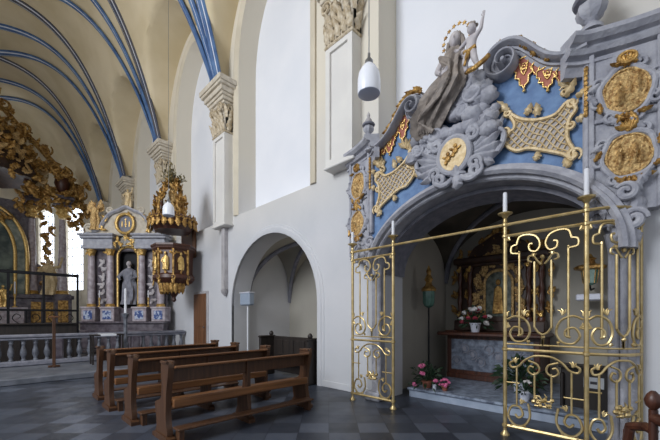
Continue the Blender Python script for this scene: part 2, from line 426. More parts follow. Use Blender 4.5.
# niche arch moulding
mb = MB(WALL); path = [(NICHE[0]-NICHE[1], 0)] + arch_pts(*[NICHE[0], NICHE[1], NICHE[3], NICHE[4]]) + [(NICHE[0]+NICHE[1], 0)]
mb.sweep([(0.0, .05), (0.0, -.03), (.05, -.045), (.13, -.045), (.16, -.02), (.2, -.02), (.22, 0), (.22, .01)], path)
struct(mb.build('trim_niche_arch', M['plaster'], ang=25))
# baseboard
mb = MB(WALL)
for a, b in ((3.95, 5.57), (9.7, 11.0), (12.25, 29)): mb.box(a, b, 0, .14, -.025, 0, bev=.01)
struct(mb.build('baseboard_right', M['plaster'], smooth=False))

# ---- niche room with groin vault
NXA, NXB, NYA, NYB = WX+.6, 7.6, 5.3, 9.6
def groin(u, v, zs, rise): return zs + rise*max(math.sqrt(max(0, 1-u*u)), math.sqrt(max(0, 1-v*v)))
mb = MB(); mb.box(NXB, NXB+.1, NYA-.1, NYB+.1, 0, 4.1); struct(mb.build('wall_niche_back', M['chapelwall'], smooth=False))
mb = MB(); mb.box(NXA-.02, NXB, NYB, NYB+.1, 0, 4.1); struct(mb.build('wall_niche_left', M['plaster'], smooth=False))
mb = MB(); mb.box(NXA-.02, NXB, NYA-.1, NYA, 0, 4.1); struct(mb.build('wall_niche_right', M['chapelwall'], smooth=False))
mb = MB(); mb.grid(lambda u, v: (NXA-.05+(NXB-NXA+.05)*u, NYA+(NYB-NYA)*v, groin(2*u-1, 2*v-1, 2.1, 1.75)), 29, 41)
struct(mb.build('ceiling_niche', M['chapelwall'], ang=60))
for sx in (0, 1):
    mb = MB(); pts = []
    for i in range(33):
        t = i/32; u = t; v = t if sx == 0 else 1-t
        pts.append((NXA+(NXB-NXA)*u, NYA+(NYB-NYA)*v, groin(2*u-1, 2*v-1, 2.1, 1.75)-.03))
    mb.tube(pts, .07, 8); struct(mb.build('trim_niche_rib', M['stonedark']))

# ---- chapel room
CXB, CYA, CYB = 8.25, .15, 4.0
mb = MB(); mb.box(CXB, CXB+.1, CYA-.1, CYB+.1, 0, 4.4); struct(mb.build('wall_chapel_back', M['chapelwall'], smooth=False))
mb = MB(); mb.box(WX+.58, CXB, CYB, CYB+.1, 0, 4.4); struct(mb.build('wall_chapel_left', M['chapelwall'], smooth=False))
mb = MB(); mb.box(WX+.58, CXB, CYA-.1, CYA, 0, 4.4); struct(mb.build('wall_chapel_right', M['chapelwall'], smooth=False))
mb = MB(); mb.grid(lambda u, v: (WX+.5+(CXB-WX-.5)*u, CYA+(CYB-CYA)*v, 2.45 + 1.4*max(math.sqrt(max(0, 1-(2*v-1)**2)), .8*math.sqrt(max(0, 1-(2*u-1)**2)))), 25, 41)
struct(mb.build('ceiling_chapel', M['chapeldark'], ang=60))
for u0, u1 in ((0, 1), (1, 0)):
    mb = MB(); pts = []
    for i in range(33):
        t = i/32; u = u0+(u1-u0)*t
        pts.append((WX+.55+(CXB-WX-.55)*u, CYA+(CYB-CYA)*t, 2.42 + 1.4*max(math.sqrt(max(0, 1-(2*t-1)**2)), .8*math.sqrt(max(0, 1-(2*u-1)**2)))))
    mb.tube(pts, .06, 8); struct(mb.build('trim_chapel_rib', M['stonedark']))
# altar step in the chapel
mb = MB(); mb.box(5.78, CXB, .5, 3.55, 0, .13); mb.k = 1; mb.box(5.74, CXB, .48, 3.58, .13, .18, bev=.015)
struct(mb.build('floor_altar_step', [M['step'], M['bluegrey']], smooth=False))

# ---- nave vault
HS = 5.12; RISE = 6.75
def zb(x): u = (x-X0)/HS; return SPR + RISE*max(0, 1-abs(u)**3)**.92
def zl(y):
    k = math.floor((y-PIL[0])/5.1); c = PIL[0]+5.1*(k+.5); u = (y-c)/2.5
    return SPR + 3.55*math.sqrt(max(0, 1-u*u))
def zv(x, y): return max(zb(x), zl(y))
YA, YB = -6.5, 34.5
mb = MB()
def vf(u, v):
    th = (u-.5)*PI; x = X0 + 5.5*math.sin(th)
    if abs(x-X0) > 5.46: x = X0 + math.copysign(5.46, x-X0)
    y = YA + (YB-YA)*v; return (x, y, zv(x, y))
mb.grid(vf, 81, 260); struct(mb.build('ceiling_vault', M['vault'], ang=50))
def rib(x0, y0, x1, y1, dark=False, n=40):
    """three-strand rib following the vault between two plan points"""
    mb = MB(); P = []
    for i in range(n+1):
        t = i/n; t = t*t*(3-2*t)*.35 + t*.65
        t2 = math.sin(t*PI/2); x = x0+(x1-x0)*(1-math.cos(t*PI/2)); y = y0+(y1-y0)*(1-math.cos(t*PI/2))
        P.append(Vector((x, y, max(zb(x)-.04, SPR+.05))))
    P.insert(0, Vector((x0, y0, SPR+.02)))
    side = Vector((y1-y0, -(x1-x0), 0)).normalized()
    mb.k = 0; mb.tube([p+Vector((0, 0, .0)) for p in P], .085, 8)
    mb.k = 1; 
    for s_ in (-1, 1): mb.tube([p+side*.095*s_-Vector((0, 0, .012)) for p in P], .04, 6)
    mb.k = 2
    for s_ in (-1, 1): mb.tube([p+side*.15*s_+Vector((0, 0, .02)) for p in P], .05, 6)
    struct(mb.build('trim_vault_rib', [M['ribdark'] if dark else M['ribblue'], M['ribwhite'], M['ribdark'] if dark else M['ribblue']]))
for i, py in enumerate(PIL):
    for sgn in (1, -1):
        xs = X0 + sgn*(HS-.06)
        if sgn < 0 and py < 9: continue
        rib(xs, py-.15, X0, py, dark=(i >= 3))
        for dy in (2.6, 5.1):
            if py+dy < YB: rib(xs, py+(.0 if dy < 3 else .15), X0, py+dy)

# ---- pilasters with capitals
def pilaster(i, y):
    w = .37
    fr = frame((5.0, y, 0), (0, -1, 0), (-1, 0, 0))
    mb = MB(fr); top = 8.6; bot = 4.7 if i == 1 else 4.4
    mb.box(-w, w, bot, top, -.3, -.02)
    # raised frame leaves an inset panel
    mb.box(-w, -w+.12, bot, 7.15, -.02, .03); mb.box(w-.12, w, bot, 7.15, -.02, .03); mb.box(-w+.12, w-.12, bot, bot+.12, -.02, .03); mb.box(-w+.12, w-.12, 7.05, 7.15, -.02, .03)
    mb.box(-w-.05, w+.05, bot-.06, bot, -.3, .05, bev=.015)
    o = mb.build('trim_pilaster', M['pilaster'], smooth=False); struct(o)
    if i in (2, 3):
        mb = MB(fr); mb.box(-.09, .09, 2.4, bot-.06, -.26, -.1, bev=.02); mb.lathe([(.01, 0), (.09, .1), (.12, .2)], (0, 0, 0), 10, m=Matrix.Translation((0, 2.2, -.17)) @ Matrix.Rotation(-PI/2, 4, 'X'))
        struct(mb.build('trim_pendant_strip', M['stonebeige'], o))
    # abacus: stepped mouldings
    mb = MB(fr)
    for (z0, z1, e) in ((8.02, 8.1, .03), (8.1, 8.2, .09), (8.2, 8.28, .14), (8.28, 8.42, .2), (8.42, 8.5, .27), (8.5, 8.65, .31)):
        mb.box(-w-e, w+e, z0, z1, -.3, .04+e, bev=.015)
    struct(mb.build('trim_abacus', M['capital'], o))
    mb = MB(fr); mb.box(-w, w, 7.2, 8.02, -.25, .02); mb.k = 1
    rnd = random.Random(i)
    mb.box(-w-.03, w+.03, 7.15, 7.22, -.25, .06, bev=.02)
    for row, (zz, L) in enumerate(((7.22, .34), (7.45, .34))):
        for k in range(5 if row == 0 else 4):
            x = -w+.05 + (k+ (0 if row == 0 else .5))*(2*w-.1)/4
            leaf(mb, x, zz, PI/2+rnd.uniform(-.1, .1), L, .17, .03, .05, curl=.9)
    for s_ in (-1, 1):
        cscroll(mb, spiral(s_*.26, 7.9, .03, .15, 0 if s_ > 0 else PI, 1.6*s_, 22), .035, .12)
        leaf(mb, s_*.36, 7.6, PI/2, .4, .2, -.05, .06, curl=.6)
        # sides
        ms = fr @ Matrix.Translation((s_*w, 0, -.12)) @ Matrix.Rotation(s_*PI/2, 4, 'Y')
        sub = MB(ms)
        leaf(sub, 0, 7.22, PI/2, .34, .2, .0, .05, curl=.9); leaf(sub, .05, 7.5, PI/2, .34, .2, .0, .05, curl=.9)
        cscroll(sub, spiral(0, 7.9, .03, .11, 0, 1.4, 18), .035, .04)
        mb.v, n0 = mb.v + sub.v, len(mb.v); mb.f += [tuple(n0+q for q in f) for f in sub.f]; mb.mi += [1]*len(sub.f)
    mb.ball((0, 7.82, .1), (.1, .12, .08), 8, lump=.5)
    struct(mb.build('trim_capital', [M['capital'], M['capgold']], o))
for i, py in enumerate(PIL): pilaster(i, py)

# ---- apse
def apse_wall(name, p0, p1, wins, top=14.8):
    a = Vector((p1[0]-p0[0], p1[1]-p0[1], 0)); L = a.length; a.normalize()
    c = Vector((0, 0, 1)).cross(a); c = -c                     # into the wall, away from the nave axis
    b = Vector((0, 0, 1)); 
    m = Matrix((a, b, a.cross(b))).transposed().to_4x4(); m.translation = Vector((p0[0], p0[1], 0))
    mb = MB(m)
    hs = [arch_hole(w[0], w[1], w[2], w[3], w[1]) for w in wins]
    sg = 1
    mb.plate([(0, 0), (L, 0), (L, top), (0, top)], hs, 0, .35); struct(mb.build(name, M['cream'], smooth=False))
    return m
k = 0
for name, p0, p1, wins in (('wall_apse_right', (5.25, 28.6), (2.4, 33.6), [(1.96, .8, 3.5, 8.85), (4.72, .78, 3.5, 8.85)]), ('wall_apse_back', (2.4, 33.6), (-2.8, 33.6), [(2.6, 1.1, 3.4, 7.0)]),
                           ('wall_apse_left', (-2.8, 33.6), (-5.65, 28.6), [(1.7, .9, 3.4, 9.3), (4.1, .85, 3.4, 9.3)])):
    m = apse_wall(name, p0, p1, wins)
    for w in wins:
        k += 1
        mb = MB(m); h = arch_hole(w[0], w[1], w[2], w[3], w[1]); mb.plate(h, (), .2, .23); o = struct(mb.build('window_%d' % k, M['pane'], smooth=False))
        mb = MB(m)
        for q in range(1, 4): mb.box(w[0]-w[1]+q*w[1]/2-.02, w[0]-w[1]+q*w[1]/2+.02, w[2], w[3]+w[1]*.85, .16, .2)
        for q in range(1, 11): mb.box(w[0]-w[1], w[0]+w[1], w[2]+q*.62-.02, w[2]+q*.62+.02, .16, .2)
        struct(mb.build('trim_glazing_bars', M['greybox'], o, smooth=False))
# north wall of chancel (left), openings let the daylight in
mb = MB(frame((-5.65, 0, 0), (0, 1, 0), (1, 0, 0)))
mb.plate([(13, 0), (28.8, 0), (28.8, 12.6), (13, 12.6)], [arch_hole(y, 1.7, 3.5, 9, 2.4) for y in (17.45, 22.55)] + [arch_hole(26.6, 1.0, 3.5, 9, 1.6)], -.6, 0)
struct(mb.build('wall_left', M['cream'], smooth=False))
# side door under the pulpit
mb = MB(WALL); mb.box(11.05, 12.2, 0, 2.45, -.04, .02, bev=.02); o = struct(mb.build('door_1', M['stonebeige'], smooth=False))
mb = MB(WALL); mb.box(11.15, 12.1, .16, 2.36, -.07, -.04, bev=.01)
for z0, z1 in ((.3, 1.1), (1.22, 2.22)):
    for a, b in ((11.25, 11.58), (11.66, 11.99)): mb.box(a, b, z0, z1, -.085, -.07, bev=.01)
struct(mb.build('door_leaf', M['doorwood'], o, smooth=False))
mb = MB(WALL); mb.ball((11.22, 1.2, -.11), .03, 8); struct(mb.build('door_handle', M['chrome'], o))
# ================================================================== THE CHAPEL PORTAL
portal = thing('chapel_portal', 'grey and blue rococo stone portal with gilded cartouches framing the side chapel arch', 'portal', (5.0, 2.3, 0))
def P(mb, name, m, parent=None, ang=40): return mb.build(name, m, parent or portal, ang=ang)
AC = .17   # arch centre in s
def arch_s(hw, zs, rise, n=40, a0=0, a1=PI):   # left foot -> crown -> right foot in facade coordinates
    return [(AC - hw*math.cos(a0+(a1-a0)*i/n), zs + rise*math.sin(a0+(a1-a0)*i/n)) for i in range(n+1)]
# crest outline (right half as s, z); the left half mirrors it
CR = [(.53, 5.03), (.57, 5.14), (.66, 5.19), (.77, 5.19), (.88, 5.13), (.98, 5.02), (1.08, 4.89), (1.2, 4.76), (1.35, 4.67), (1.5, 4.64), (1.62, 4.64)]
CRS = smooth2(CR, 5)
# blue field
under = [(x, z-.08) for x, z in CRS]
outer = [(-x, z) for x, z in reversed(under)] + [(0, 5.1)] + under
arch_out = arch_s(1.78, 2.38, 1.28, 40, math.radians(12), math.radians(168))
field = [(-1.64, 2.75)] + [(-x, z) for x, z in reversed(under)] + [(0, 5.0)] + under + [(1.64, 2.75)]
low = [p for p in reversed(arch_out) if -1.62 < p[0] < 1.62]
mb = MB(FAC); mb.plate(field + low, (), -.24, .0); P(mb, 'spandrel_panel', M['blue'])
# crest cornice, each half with its spiral
for sgn, nm in ((-1, 'l'), (1, 'r')):
    mb = MB(FAC)
    path = [(sgn*x, z) for x, z in CRS]
    sp = [(sgn*x, z) for x, z in spiral(.7, 5.01, .03, .185, PI*1.5, -1.36, 34)]
    full = sp[:-2] + path[3:]
    if sgn < 0: full = full
    prof = [(-.07, -.12), (-.07, .03), (-.035, .05), (-.035, .09), (-.015, .10), (-.015, .06), (.005, .06), (.015, .15), (.03, .19), (.055, .2), (.075, .17), (.075, -.12)]
    prof = [(-u*sgn if sgn < 0 else u, w) for u, w in prof]
    # taper along the curl
    N = len(full); vs = []; fs = []; PN = len(prof)
    for i in range(N):
        a = Vector(full[max(i-1, 0)]); b = Vector(full[min(i+1, N-1)]); t = (b-a).normalized(); nn = Vector((-t.y, t.x))*(1 if sgn > 0 else 1)
        k = min(1, .3+.7*i/30)
        for (u, w_) in prof:
            q = Vector(full[i]) + nn*u*k; vs.append((q.x, q.y, w_*(1+.1*(1-k))))
    for i in range(N-1):
        for k in range(PN): fs.append((i*PN+k, (i+1)*PN+k, (i+1)*PN+(k+1) % PN, i*PN+(k+1) % PN))
    fs += [tuple(range(PN)), tuple((N-1)*PN+k for k in range(PN-1, -1, -1))]
    mb.add(vs, fs); mb.plate(arc(sgn*.7, 5.01, .15, .15, 0, 2*PI, 20)[:-1], (), -.1, .03)
    mb.ball((sgn*.7, 5.03, .12), (.04, .04, .06), 10)
    P(mb, 'volute_cornice', M['stone'], ang=35)
    # brown-gold leaf crest on the volute
    mb = MB(FAC)
    for k in range(12):
        t = k/11; j = int(4+t*30); p = CRS[min(j, len(CRS)-1)]; q = CRS[min(j+1, len(CRS)-1)]
        a = math.atan2(q[1]-p[1], q[0]-p[0]); a = a if sgn > 0 else PI-a
        leaf(mb, sgn*p[0], p[1]+.06, a + random.uniform(-.3, .3), .13, .1, .08, .05, curl=.5)
    mb.tube([(sgn*x, z+.075, .1) for x, z in CRS[3:32]], .025, 6)
    P(mb, 'leaf_garland', M['golddark'])
# lambrequins: red tongues edged with gold
def tongue(mb, cx, top, w, h):
    o = [(-.5, 0), (.5, 0), (.5, -.3), (.36, -.38), (.42, -.55), (.22, -.62), (.2, -.82), (.06, -.88), (0, -1), (-.06, -.88), (-.2, -.82), (-.22, -.62), (-.42, -.55), (-.36, -.38), (-.5, -.3)]
    pts = [(cx+x*w, top+y*h) for x, y in o]
    mb.k = 0; mb.plate(pts, (), .0, .03); mb.k = 1
    mb.tube([(x, y, .035) for x, y in pts], .012, 6, closed=True)
    mb.tube([(cx-.2*w, top-.15*h, .04), (cx-.1*w, top-.45*h, .04), (cx, top-.55*h, .04), (cx+.1*w, top-.45*h, .04), (cx+.2*w, top-.15*h, .04)], .01, 6)
    cscroll(mb, spiral(cx, top-.3*h, .01, .2*w, 0, 1.3, 14), .012, .04)
    mb.ball((cx, top-h*1.04, .03), .022, 8)
for sgn in (-1, 1):
    mb = MB(FAC)
    for s_, z_, w_, h_ in ((.93, 4.98, .25, .42), (1.2, 4.72, .24, .29), (1.46, 4.62, .24, .25)): tongue(mb, sgn*s_, z_, w_, h_)
    for s_ in (1.07, 1.33): 
        z_ = 4.84 if s_ < 1.2 else 4.62
        mb.k = 0; mb.plate([(sgn*s_-.07, z_), (sgn*s_+.07, z_), (sgn*s_+.03, z_-.14), (sgn*s_-.03, z_-.14)][::1], (), 0, .02)
        mb.k = 1; mb.tube([(sgn*s_-.07, z_-.02, .03), (sgn*s_, z_-.16, .03), (sgn*s_+.07, z_-.02, .03)], .011, 6)
    P(mb, 'lambrequin', [M['red'], M['gold']])
# lattice cartouches
LO = [(-.34, .26), (-.2, .19), (0, .17), (.2, .22), (.34, .36), (.42, .27), (.35, .15), (.33, -.05), (.40, -.2), (.38, -.3), (.3, -.24), (.12, -.2), (-.1, -.17), (-.26, -.2), (-.4, -.12), (-.42, 0), (-.3, .06), (-.28, .14)]
for sgn in (-1, 1):
    cx, cz = 1.09*sgn, 3.9
    sc_ = .96; tl = .34
    o = smooth2([(cx+sgn*x*sc_, cz+y*sc_*1.12 - tl*x) for x, y in LO], 4, True)
    mb = MB(FAC); mb.plate(o, (), 0, .035)
    from mathutils.geometry import intersect_point_tri_2d
    def inside(x, y):
        c = False; n = len(o)
        for i in range(n):
            x1, y1 = o[i]; x2, y2 = o[i-1]
            if (y1 > y) != (y2 > y) and x < (x2-x1)*(y-y1)/(y2-y1)+x1: c = not c
        return c
    mb.k = 1
    for d in (-1, 1):
        for k in range(-9, 10):
            run = []
            for j in range(-40, 41):
                x = cx + j*.0125 + k*.045; y = cz + d*j*.0125*1.1 - k*.045*d*1.1 + .02*math.sin(j*.3)
                if inside(x, y): run.append((x, y, .045))
                else:
                    if len(run) > 2: mb.tube(run, .0095, 5)
                    run = []
            if len(run) > 2: mb.tube(run, .0095, 5)
    P(mb, 'lattice_cartouche', [M['lattice'], M['goldpale']])
    mb = MB(FAC); mb.tube([(x, y, .05) for x, y in o], .026, 6, closed=True)
    for (x, y, r, a, tn) in ((-.4, .02, .075, 0, 1.4), (.4, -.24, .085, PI/2, -1.4), (.38, .34, .06, -PI/2, 1.3), (-.36, .27, .055, PI, -1.3), (.36, .08, .05, 0, 1.2)):
        cscroll(mb, [(cx+sgn*(px)*1, cz+(py)-tl*x) for px, py in spiral(x*sc_, y*sc_*1.12, .012, r, a, tn, 18)], .026, .055)
    for (x, y, a, L) in ((-.36, .3, 2.2, .22), (-.15, .24, .9, .14), (0, .22, 1.6, .16), (.3, .42, .9, .2), (.42, .42, .2, .16), (-.42, -.12, 3.6, .16), (0, -.22, 4.6, .12), (.3, -.3, 5.2, .14), (.42, .15, .1, .12)):
        leaf(mb, cx+sgn*x*sc_, cz+y*sc_*1.1-tl*x, a if sgn > 0 else PI-a, L, .1, .04, .04, curl=.5)
    P(mb, 'cartouche_border', M['goldpale'])
# archivolt with soffit
mb = MB(FAC)
pa = arch_s(1.66, 2.35, 1.13, 56, math.radians(-2), math.radians(182))
prof = [(-.0, -.26), (.0, .06), (.02, .09), (.055, .09), (.06, .16), (.10, .2), (.14, .18), (.15, .12), (.2, .1), (.215, .03), (.215, -.1)]
mb.sweep(prof, pa); P(mb, 'archivolt', M['stone'], ang=30)
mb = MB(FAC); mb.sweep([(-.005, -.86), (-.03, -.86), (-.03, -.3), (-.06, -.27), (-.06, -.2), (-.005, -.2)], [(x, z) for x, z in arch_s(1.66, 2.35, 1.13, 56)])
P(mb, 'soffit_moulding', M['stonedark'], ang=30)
# console scrolls where the arch lands + curled leaf ends
for sgn in (-1, 1):
    mb = MB(FAC); cx = AC*1 + sgn*1.8
    cscroll(mb, [(cx+sgn*(x), z) for x, z in spiral(.04, 2.62, .02, .12, PI, -1.5, 24)], .045, .06, 8)
    cscroll(mb, [(cx+sgn*(x), z) for x, z in spiral(-.02, 2.93, .02, .1, 0, 1.4, 22)], .04, .08, 8)
    for k in range(6):
        leaf(mb, cx+sgn*(-.1+.03*k), 2.5+.1*k, PI/2+sgn*(.5-.25*k), .19, .1, .0, .04, curl=.3)
    for k in range(3):
        leaf(mb, cx+sgn*.02, 2.55-.02*k, -PI/2+sgn*(.3-.3*k), .18, .1, .0, .04, curl=.2)
    P(mb, 'corbel_scroll', M['stone'])
# keystone scrolls on the crown of the arch
mb = MB(FAC)
for sgn in (-1, 1):
    cscroll(mb, [(.1+sgn*x, z) for x, z in spiral(.27, 3.62, .02, .1, -PI/2, 1.4, 22)], .04, .22, 8)
    cscroll(mb, smooth2([(.1+sgn*.06, 3.6), (.1+sgn*.14, 3.53), (.1+sgn*.24, 3.52), (.1+sgn*.34, 3.6)], 6), .045, .22, 8)
leaf(mb, .1, 3.55, PI/2, .2, .22, .18, .08); leaf(mb, .1, 3.68, -PI/2, .28, .2, .18, .08)
P(mb, 'keystone', M['stone'])

# flanking pilasters, canted: inner edge forward, outer edge on the wall
def canted(sgn):
    inner = Vector((sgn*1.62, 0, .06)); outer = Vector((sgn*2.24, 0, -.1))
    a = (outer-inner) if sgn > 0 else (inner-outer); o = (inner+outer)/2
    L = a.length; a.normalize(); b = Vector((0, 1, 0)); c = a.cross(b)
    m = Matrix((a, b, c)).transposed().to_4x4(); m.translation = o; return FAC @ m, L/2
for sgn in (-1, 1):
    m, hw = canted(sgn)
    mb = MB(m); mb.box(-hw, hw, 2.75, 4.56, -.25, 0)
    mb.box(-hw, -hw+.05, 2.75, 4.6, 0, .03, bev=.01); mb.box(hw-.05, hw, 2.75, 4.6, 0, .03, bev=.01)
    mb.box(-hw+.05, hw-.05, 3.78, 3.83, 0, .03, bev=.01)
    P(mb, 'flank_pilaster', M['stone'], ang=30)
    # blue edge strip with gold drops towards the spandrel
    mb = MB(FAC); x0 = sgn*1.56; mb.box(min(x0, x0+sgn*.07), max(x0, x0+sgn*.07), 3.1, 4.56, -.2, .08, bev=.02)
    mb.k = 1
    for k in range(10): mb.ball((x0+sgn*.035, 4.45-.058*k, .09), (.025, .04, .018), 8, lump=.4)
    P(mb, 'pilaster_edge', [M['stone'], M['golddark']])
    # volute foot of the flank
    mb = MB(m); cscroll(mb, spiral(0, 2.78, .03, .2, PI, 1.4*sgn, 26), .07, .02, 8)
    for k in range(4): leaf(mb, -hw+.08+.11*k+(0 if sgn > 0 else .15), 2.95, -PI/2+(k-2)*.2, .3, .13, .0, .05, curl=.4)
    mb.box(min(-sgn*hw*.9, sgn*hw*.5), max(-sgn*hw*.9, sgn*hw*.5), 2.6, 2.8, -.25, -.05, bev=.04)
    P(mb, 'pilaster_foot_scroll', M['stone'])
    # clustered shafts below
    mb = MB(FAC); s0 = AC+sgn*1.66
    for k in range(3):
        mb.lathe([(.07, .1), (.055, .18), (.05, .2), (.05, 2.3), (.06, 2.34), (.075, 2.42), (.09, 2.5)], (0, 0, 0), 12, m=Matrix.Translation((s0+sgn*(.0+.08*k), 0, -.05-.06*k)) @ Matrix.Rotation(-PI/2, 4, 'X') )
    mb.box(min(s0-sgn*.06, s0+sgn*.26), max(s0-sgn*.06, s0+sgn*.26), 0, .16, -.25, .05, bev=.02)
    mb.box(min(s0, s0+sgn*.22), max(s0, s0+sgn*.22), .1, 2.6, -.25, -.1, bev=.02)
    split_build(mb, 'jamb_shaft', M['stone'], portal, tol=-.05, ang=35)
    # concave entablature
    pts = smooth2([(sgn*1.44, .22), (sgn*1.56, .12), (sgn*1.75, .04), (sgn*1.95, -.03), (sgn*2.15, -.08), (sgn*2.35, -.12)], 4)
    if sgn < 0: pts = pts[::-1]
    mb = MB(FAC @ Matrix(((1, 0, 0, 0), (0, 0, 1, 0), (0, 1, 0, 0), (0, 0, 0, 1))))   # path lies in the (s, out) plane, w is height
    pr = [(-.13, 4.40), (-.06, 4.40), (-.05, 4.45), (-.03, 4.5), (0, 4.51), (0, 4.54), (-.04, 4.55), (-.04, 4.58), (.03, 4.6), (.06, 4.65), (.03, 4.665), (.03, 4.69), (.09, 4.705), (.14, 4.75), (.14, 4.80), (-.13, 4.82)]
    mb.sweep(pr, pts)
    mb.f = [tuple(reversed(f)) for f in mb.f]
    P(mb, 'entablature', M['stone'], ang=25)
# gilded oval reliefs with their frames, on the canted faces
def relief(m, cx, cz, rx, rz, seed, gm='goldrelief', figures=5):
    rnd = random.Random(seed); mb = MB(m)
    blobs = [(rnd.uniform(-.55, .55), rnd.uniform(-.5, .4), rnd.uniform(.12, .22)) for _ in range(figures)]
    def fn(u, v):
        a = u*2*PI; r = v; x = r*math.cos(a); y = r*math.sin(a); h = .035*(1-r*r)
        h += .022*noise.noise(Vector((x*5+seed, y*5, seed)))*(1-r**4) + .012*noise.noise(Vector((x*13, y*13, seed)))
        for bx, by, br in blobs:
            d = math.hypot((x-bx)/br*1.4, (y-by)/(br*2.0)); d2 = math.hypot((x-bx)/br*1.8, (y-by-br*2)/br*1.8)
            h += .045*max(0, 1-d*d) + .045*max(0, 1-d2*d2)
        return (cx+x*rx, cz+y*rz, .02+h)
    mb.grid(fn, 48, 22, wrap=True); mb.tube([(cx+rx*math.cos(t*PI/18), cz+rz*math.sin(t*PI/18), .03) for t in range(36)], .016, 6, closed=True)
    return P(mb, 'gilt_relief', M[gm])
def relief_frame(m, cx, cz, rx, rz, seed, shell=True):
    rnd = random.Random(seed); mb = MB(m)
    n = 8
    mb.tube([(cx+(rx+.03)*math.cos(t*PI/20)*(1+.05*math.sin(t*.8+seed)), cz+(rz+.035)*math.sin(t*PI/20)*(1+.06*math.cos(t*.6+seed)), .02) for t in range(40)], .034, 8, closed=True)
    for k in range(n):
        a = 2*PI*k/n + .3 + rnd.uniform(-.15, .15); x = cx+(rx+.06)*math.cos(a); y = cz+(rz+.07)*math.sin(a); sg = 1 if k % 2 else -1
        cscroll(mb, spiral(x, y, .012, .06+.02*rnd.random(), a, sg*1.4, 16), .024, .03)
        leaf(mb, x, y, a+sg*1.2, .15, .085, .02, .04, curl=.4)
    mb.k = 1
    for k in range(5):
        a = PI/2+(k-2)*.3; leaf(mb, cx, cz+rz+.02, a, .13, .07, .04, .03, curl=.5)
    for k in range(3): leaf(mb, cx+(k-1)*.03, cz-rz-.02, -PI/2+(k-1)*.5, .12, .07, .04, .03, curl=.4)
    if shell:
        mb.tube([(cx+.075*math.cos(t*PI/10), cz+rz+.1+.06*math.sin(t*PI/10), .07) for t in range(20)], .02, 6, closed=True)
    for k in range(6):
        a = rnd.uniform(0, 2*PI); leaf(mb, cx+(rx+.05)*math.cos(a), cz+(rz+.05)*math.sin(a), a+1.3, .13, .06, .05, .03, curl=.4)
    return P(mb, 'relief_frame', [M['stone'], M['golddark']])
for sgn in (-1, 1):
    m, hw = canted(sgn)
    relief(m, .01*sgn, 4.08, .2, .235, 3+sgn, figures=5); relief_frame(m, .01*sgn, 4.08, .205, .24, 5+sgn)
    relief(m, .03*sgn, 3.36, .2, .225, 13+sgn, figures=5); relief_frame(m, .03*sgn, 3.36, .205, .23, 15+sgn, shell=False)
# central medallion
MC = (.05, 3.93)
mb = MB(FAC); mb.plate(arc(MC[0], MC[1], .2, .23, 0, 2*PI, 36)[:-1], (), .1, .24); P(mb, 'medallion_disc', M['goldpale'])
mb = MB(FAC)
for dx, dy, r in ((-.07, -.03, .05), (.04, .06, .055)):
    x, y = MC[0]+dx, MC[1]+dy
    mb.ball((x, y+.05, .25), (.03, .035, .025), 8); mb.ball((x, y-.02, .25), (.045, .05, .025), 8); mb.ball((x-.03, y-.07, .25), (.03, .04, .02), 8)
    for sg in (-1, 1): mb.ball((x+sg*.055, y+.01, .25), (.04, .02, .014), 8, rot=Matrix.Rotation(sg*.5, 3, 'Z'))
mb.ball((MC[0]-.1, MC[1]-.1, .25), (.012, .06, .012), 6)
P(mb, 'medallion_figure', M['golddark'])
mb = MB(FAC); mb.tube([(MC[0]+.23*math.cos(t*PI/18), MC[1]+.26*math.sin(t*PI/18), .2) for t in range(36)], .045, 8, closed=True)
for sgn in (-1, 1):
    # scroll work and shell wings
    cscroll(mb, [(MC[0]+sgn*x, z) for x, z in spiral(.3, MC[1]-.2, .02, .1, PI/2, -1.4, 20)], .04, .2, 8)
    cscroll(mb, [(MC[0]+sgn*x, z) for x, z in spiral(.27, MC[1]+.22, .02, .09, -PI/2, 1.4, 20)], .04, .2, 8)
    for k in range(7):
        a = -.5+.28*k; leaf(mb, MC[0]+sgn*.24, MC[1]-.1+.03*k, a if sgn > 0 else PI-a, .42-.02*abs(k-3), .15, .1, .07, curl=.35)
    cscroll(mb, [(MC[0]+sgn*x, z) for x, z in smooth2([(.28, 3.72), (.45, 3.74), (.6, 3.84), (.66, 4.0), (.6, 4.12), (.52, 4.08)], 6)], .04, .12, 8)
    for k in range(3): leaf(mb, MC[0]+sgn*(.52+.03*k), 4.1, PI/2+sgn*(.3-.3*k), .2, .06, .08, .03, curl=.2)
P(mb, 'medallion_frame', M['stone'])
# gilded flames of foliage on the blue field
for (fx, fz, fs) in ((.5, 4.28, 1), (-.82, 4.36, -1), (1.42, 4.36, 1), (-1.4, 4.25, -1)):
    mb = MB(FAC)
    for k in range(5): leaf(mb, fx+fs*.02*k, fz+.02*k, PI/2+(k-2)*.4*(-fs), .2-.02*abs(k-2), .07, .02, .03, curl=.3)
    cscroll(mb, spiral(fx-fs*.04, fz-.04, .01, .07, 0, fs*1.4, 16), .022, .03)
    P(mb, 'gilt_flame', M['goldpale'])
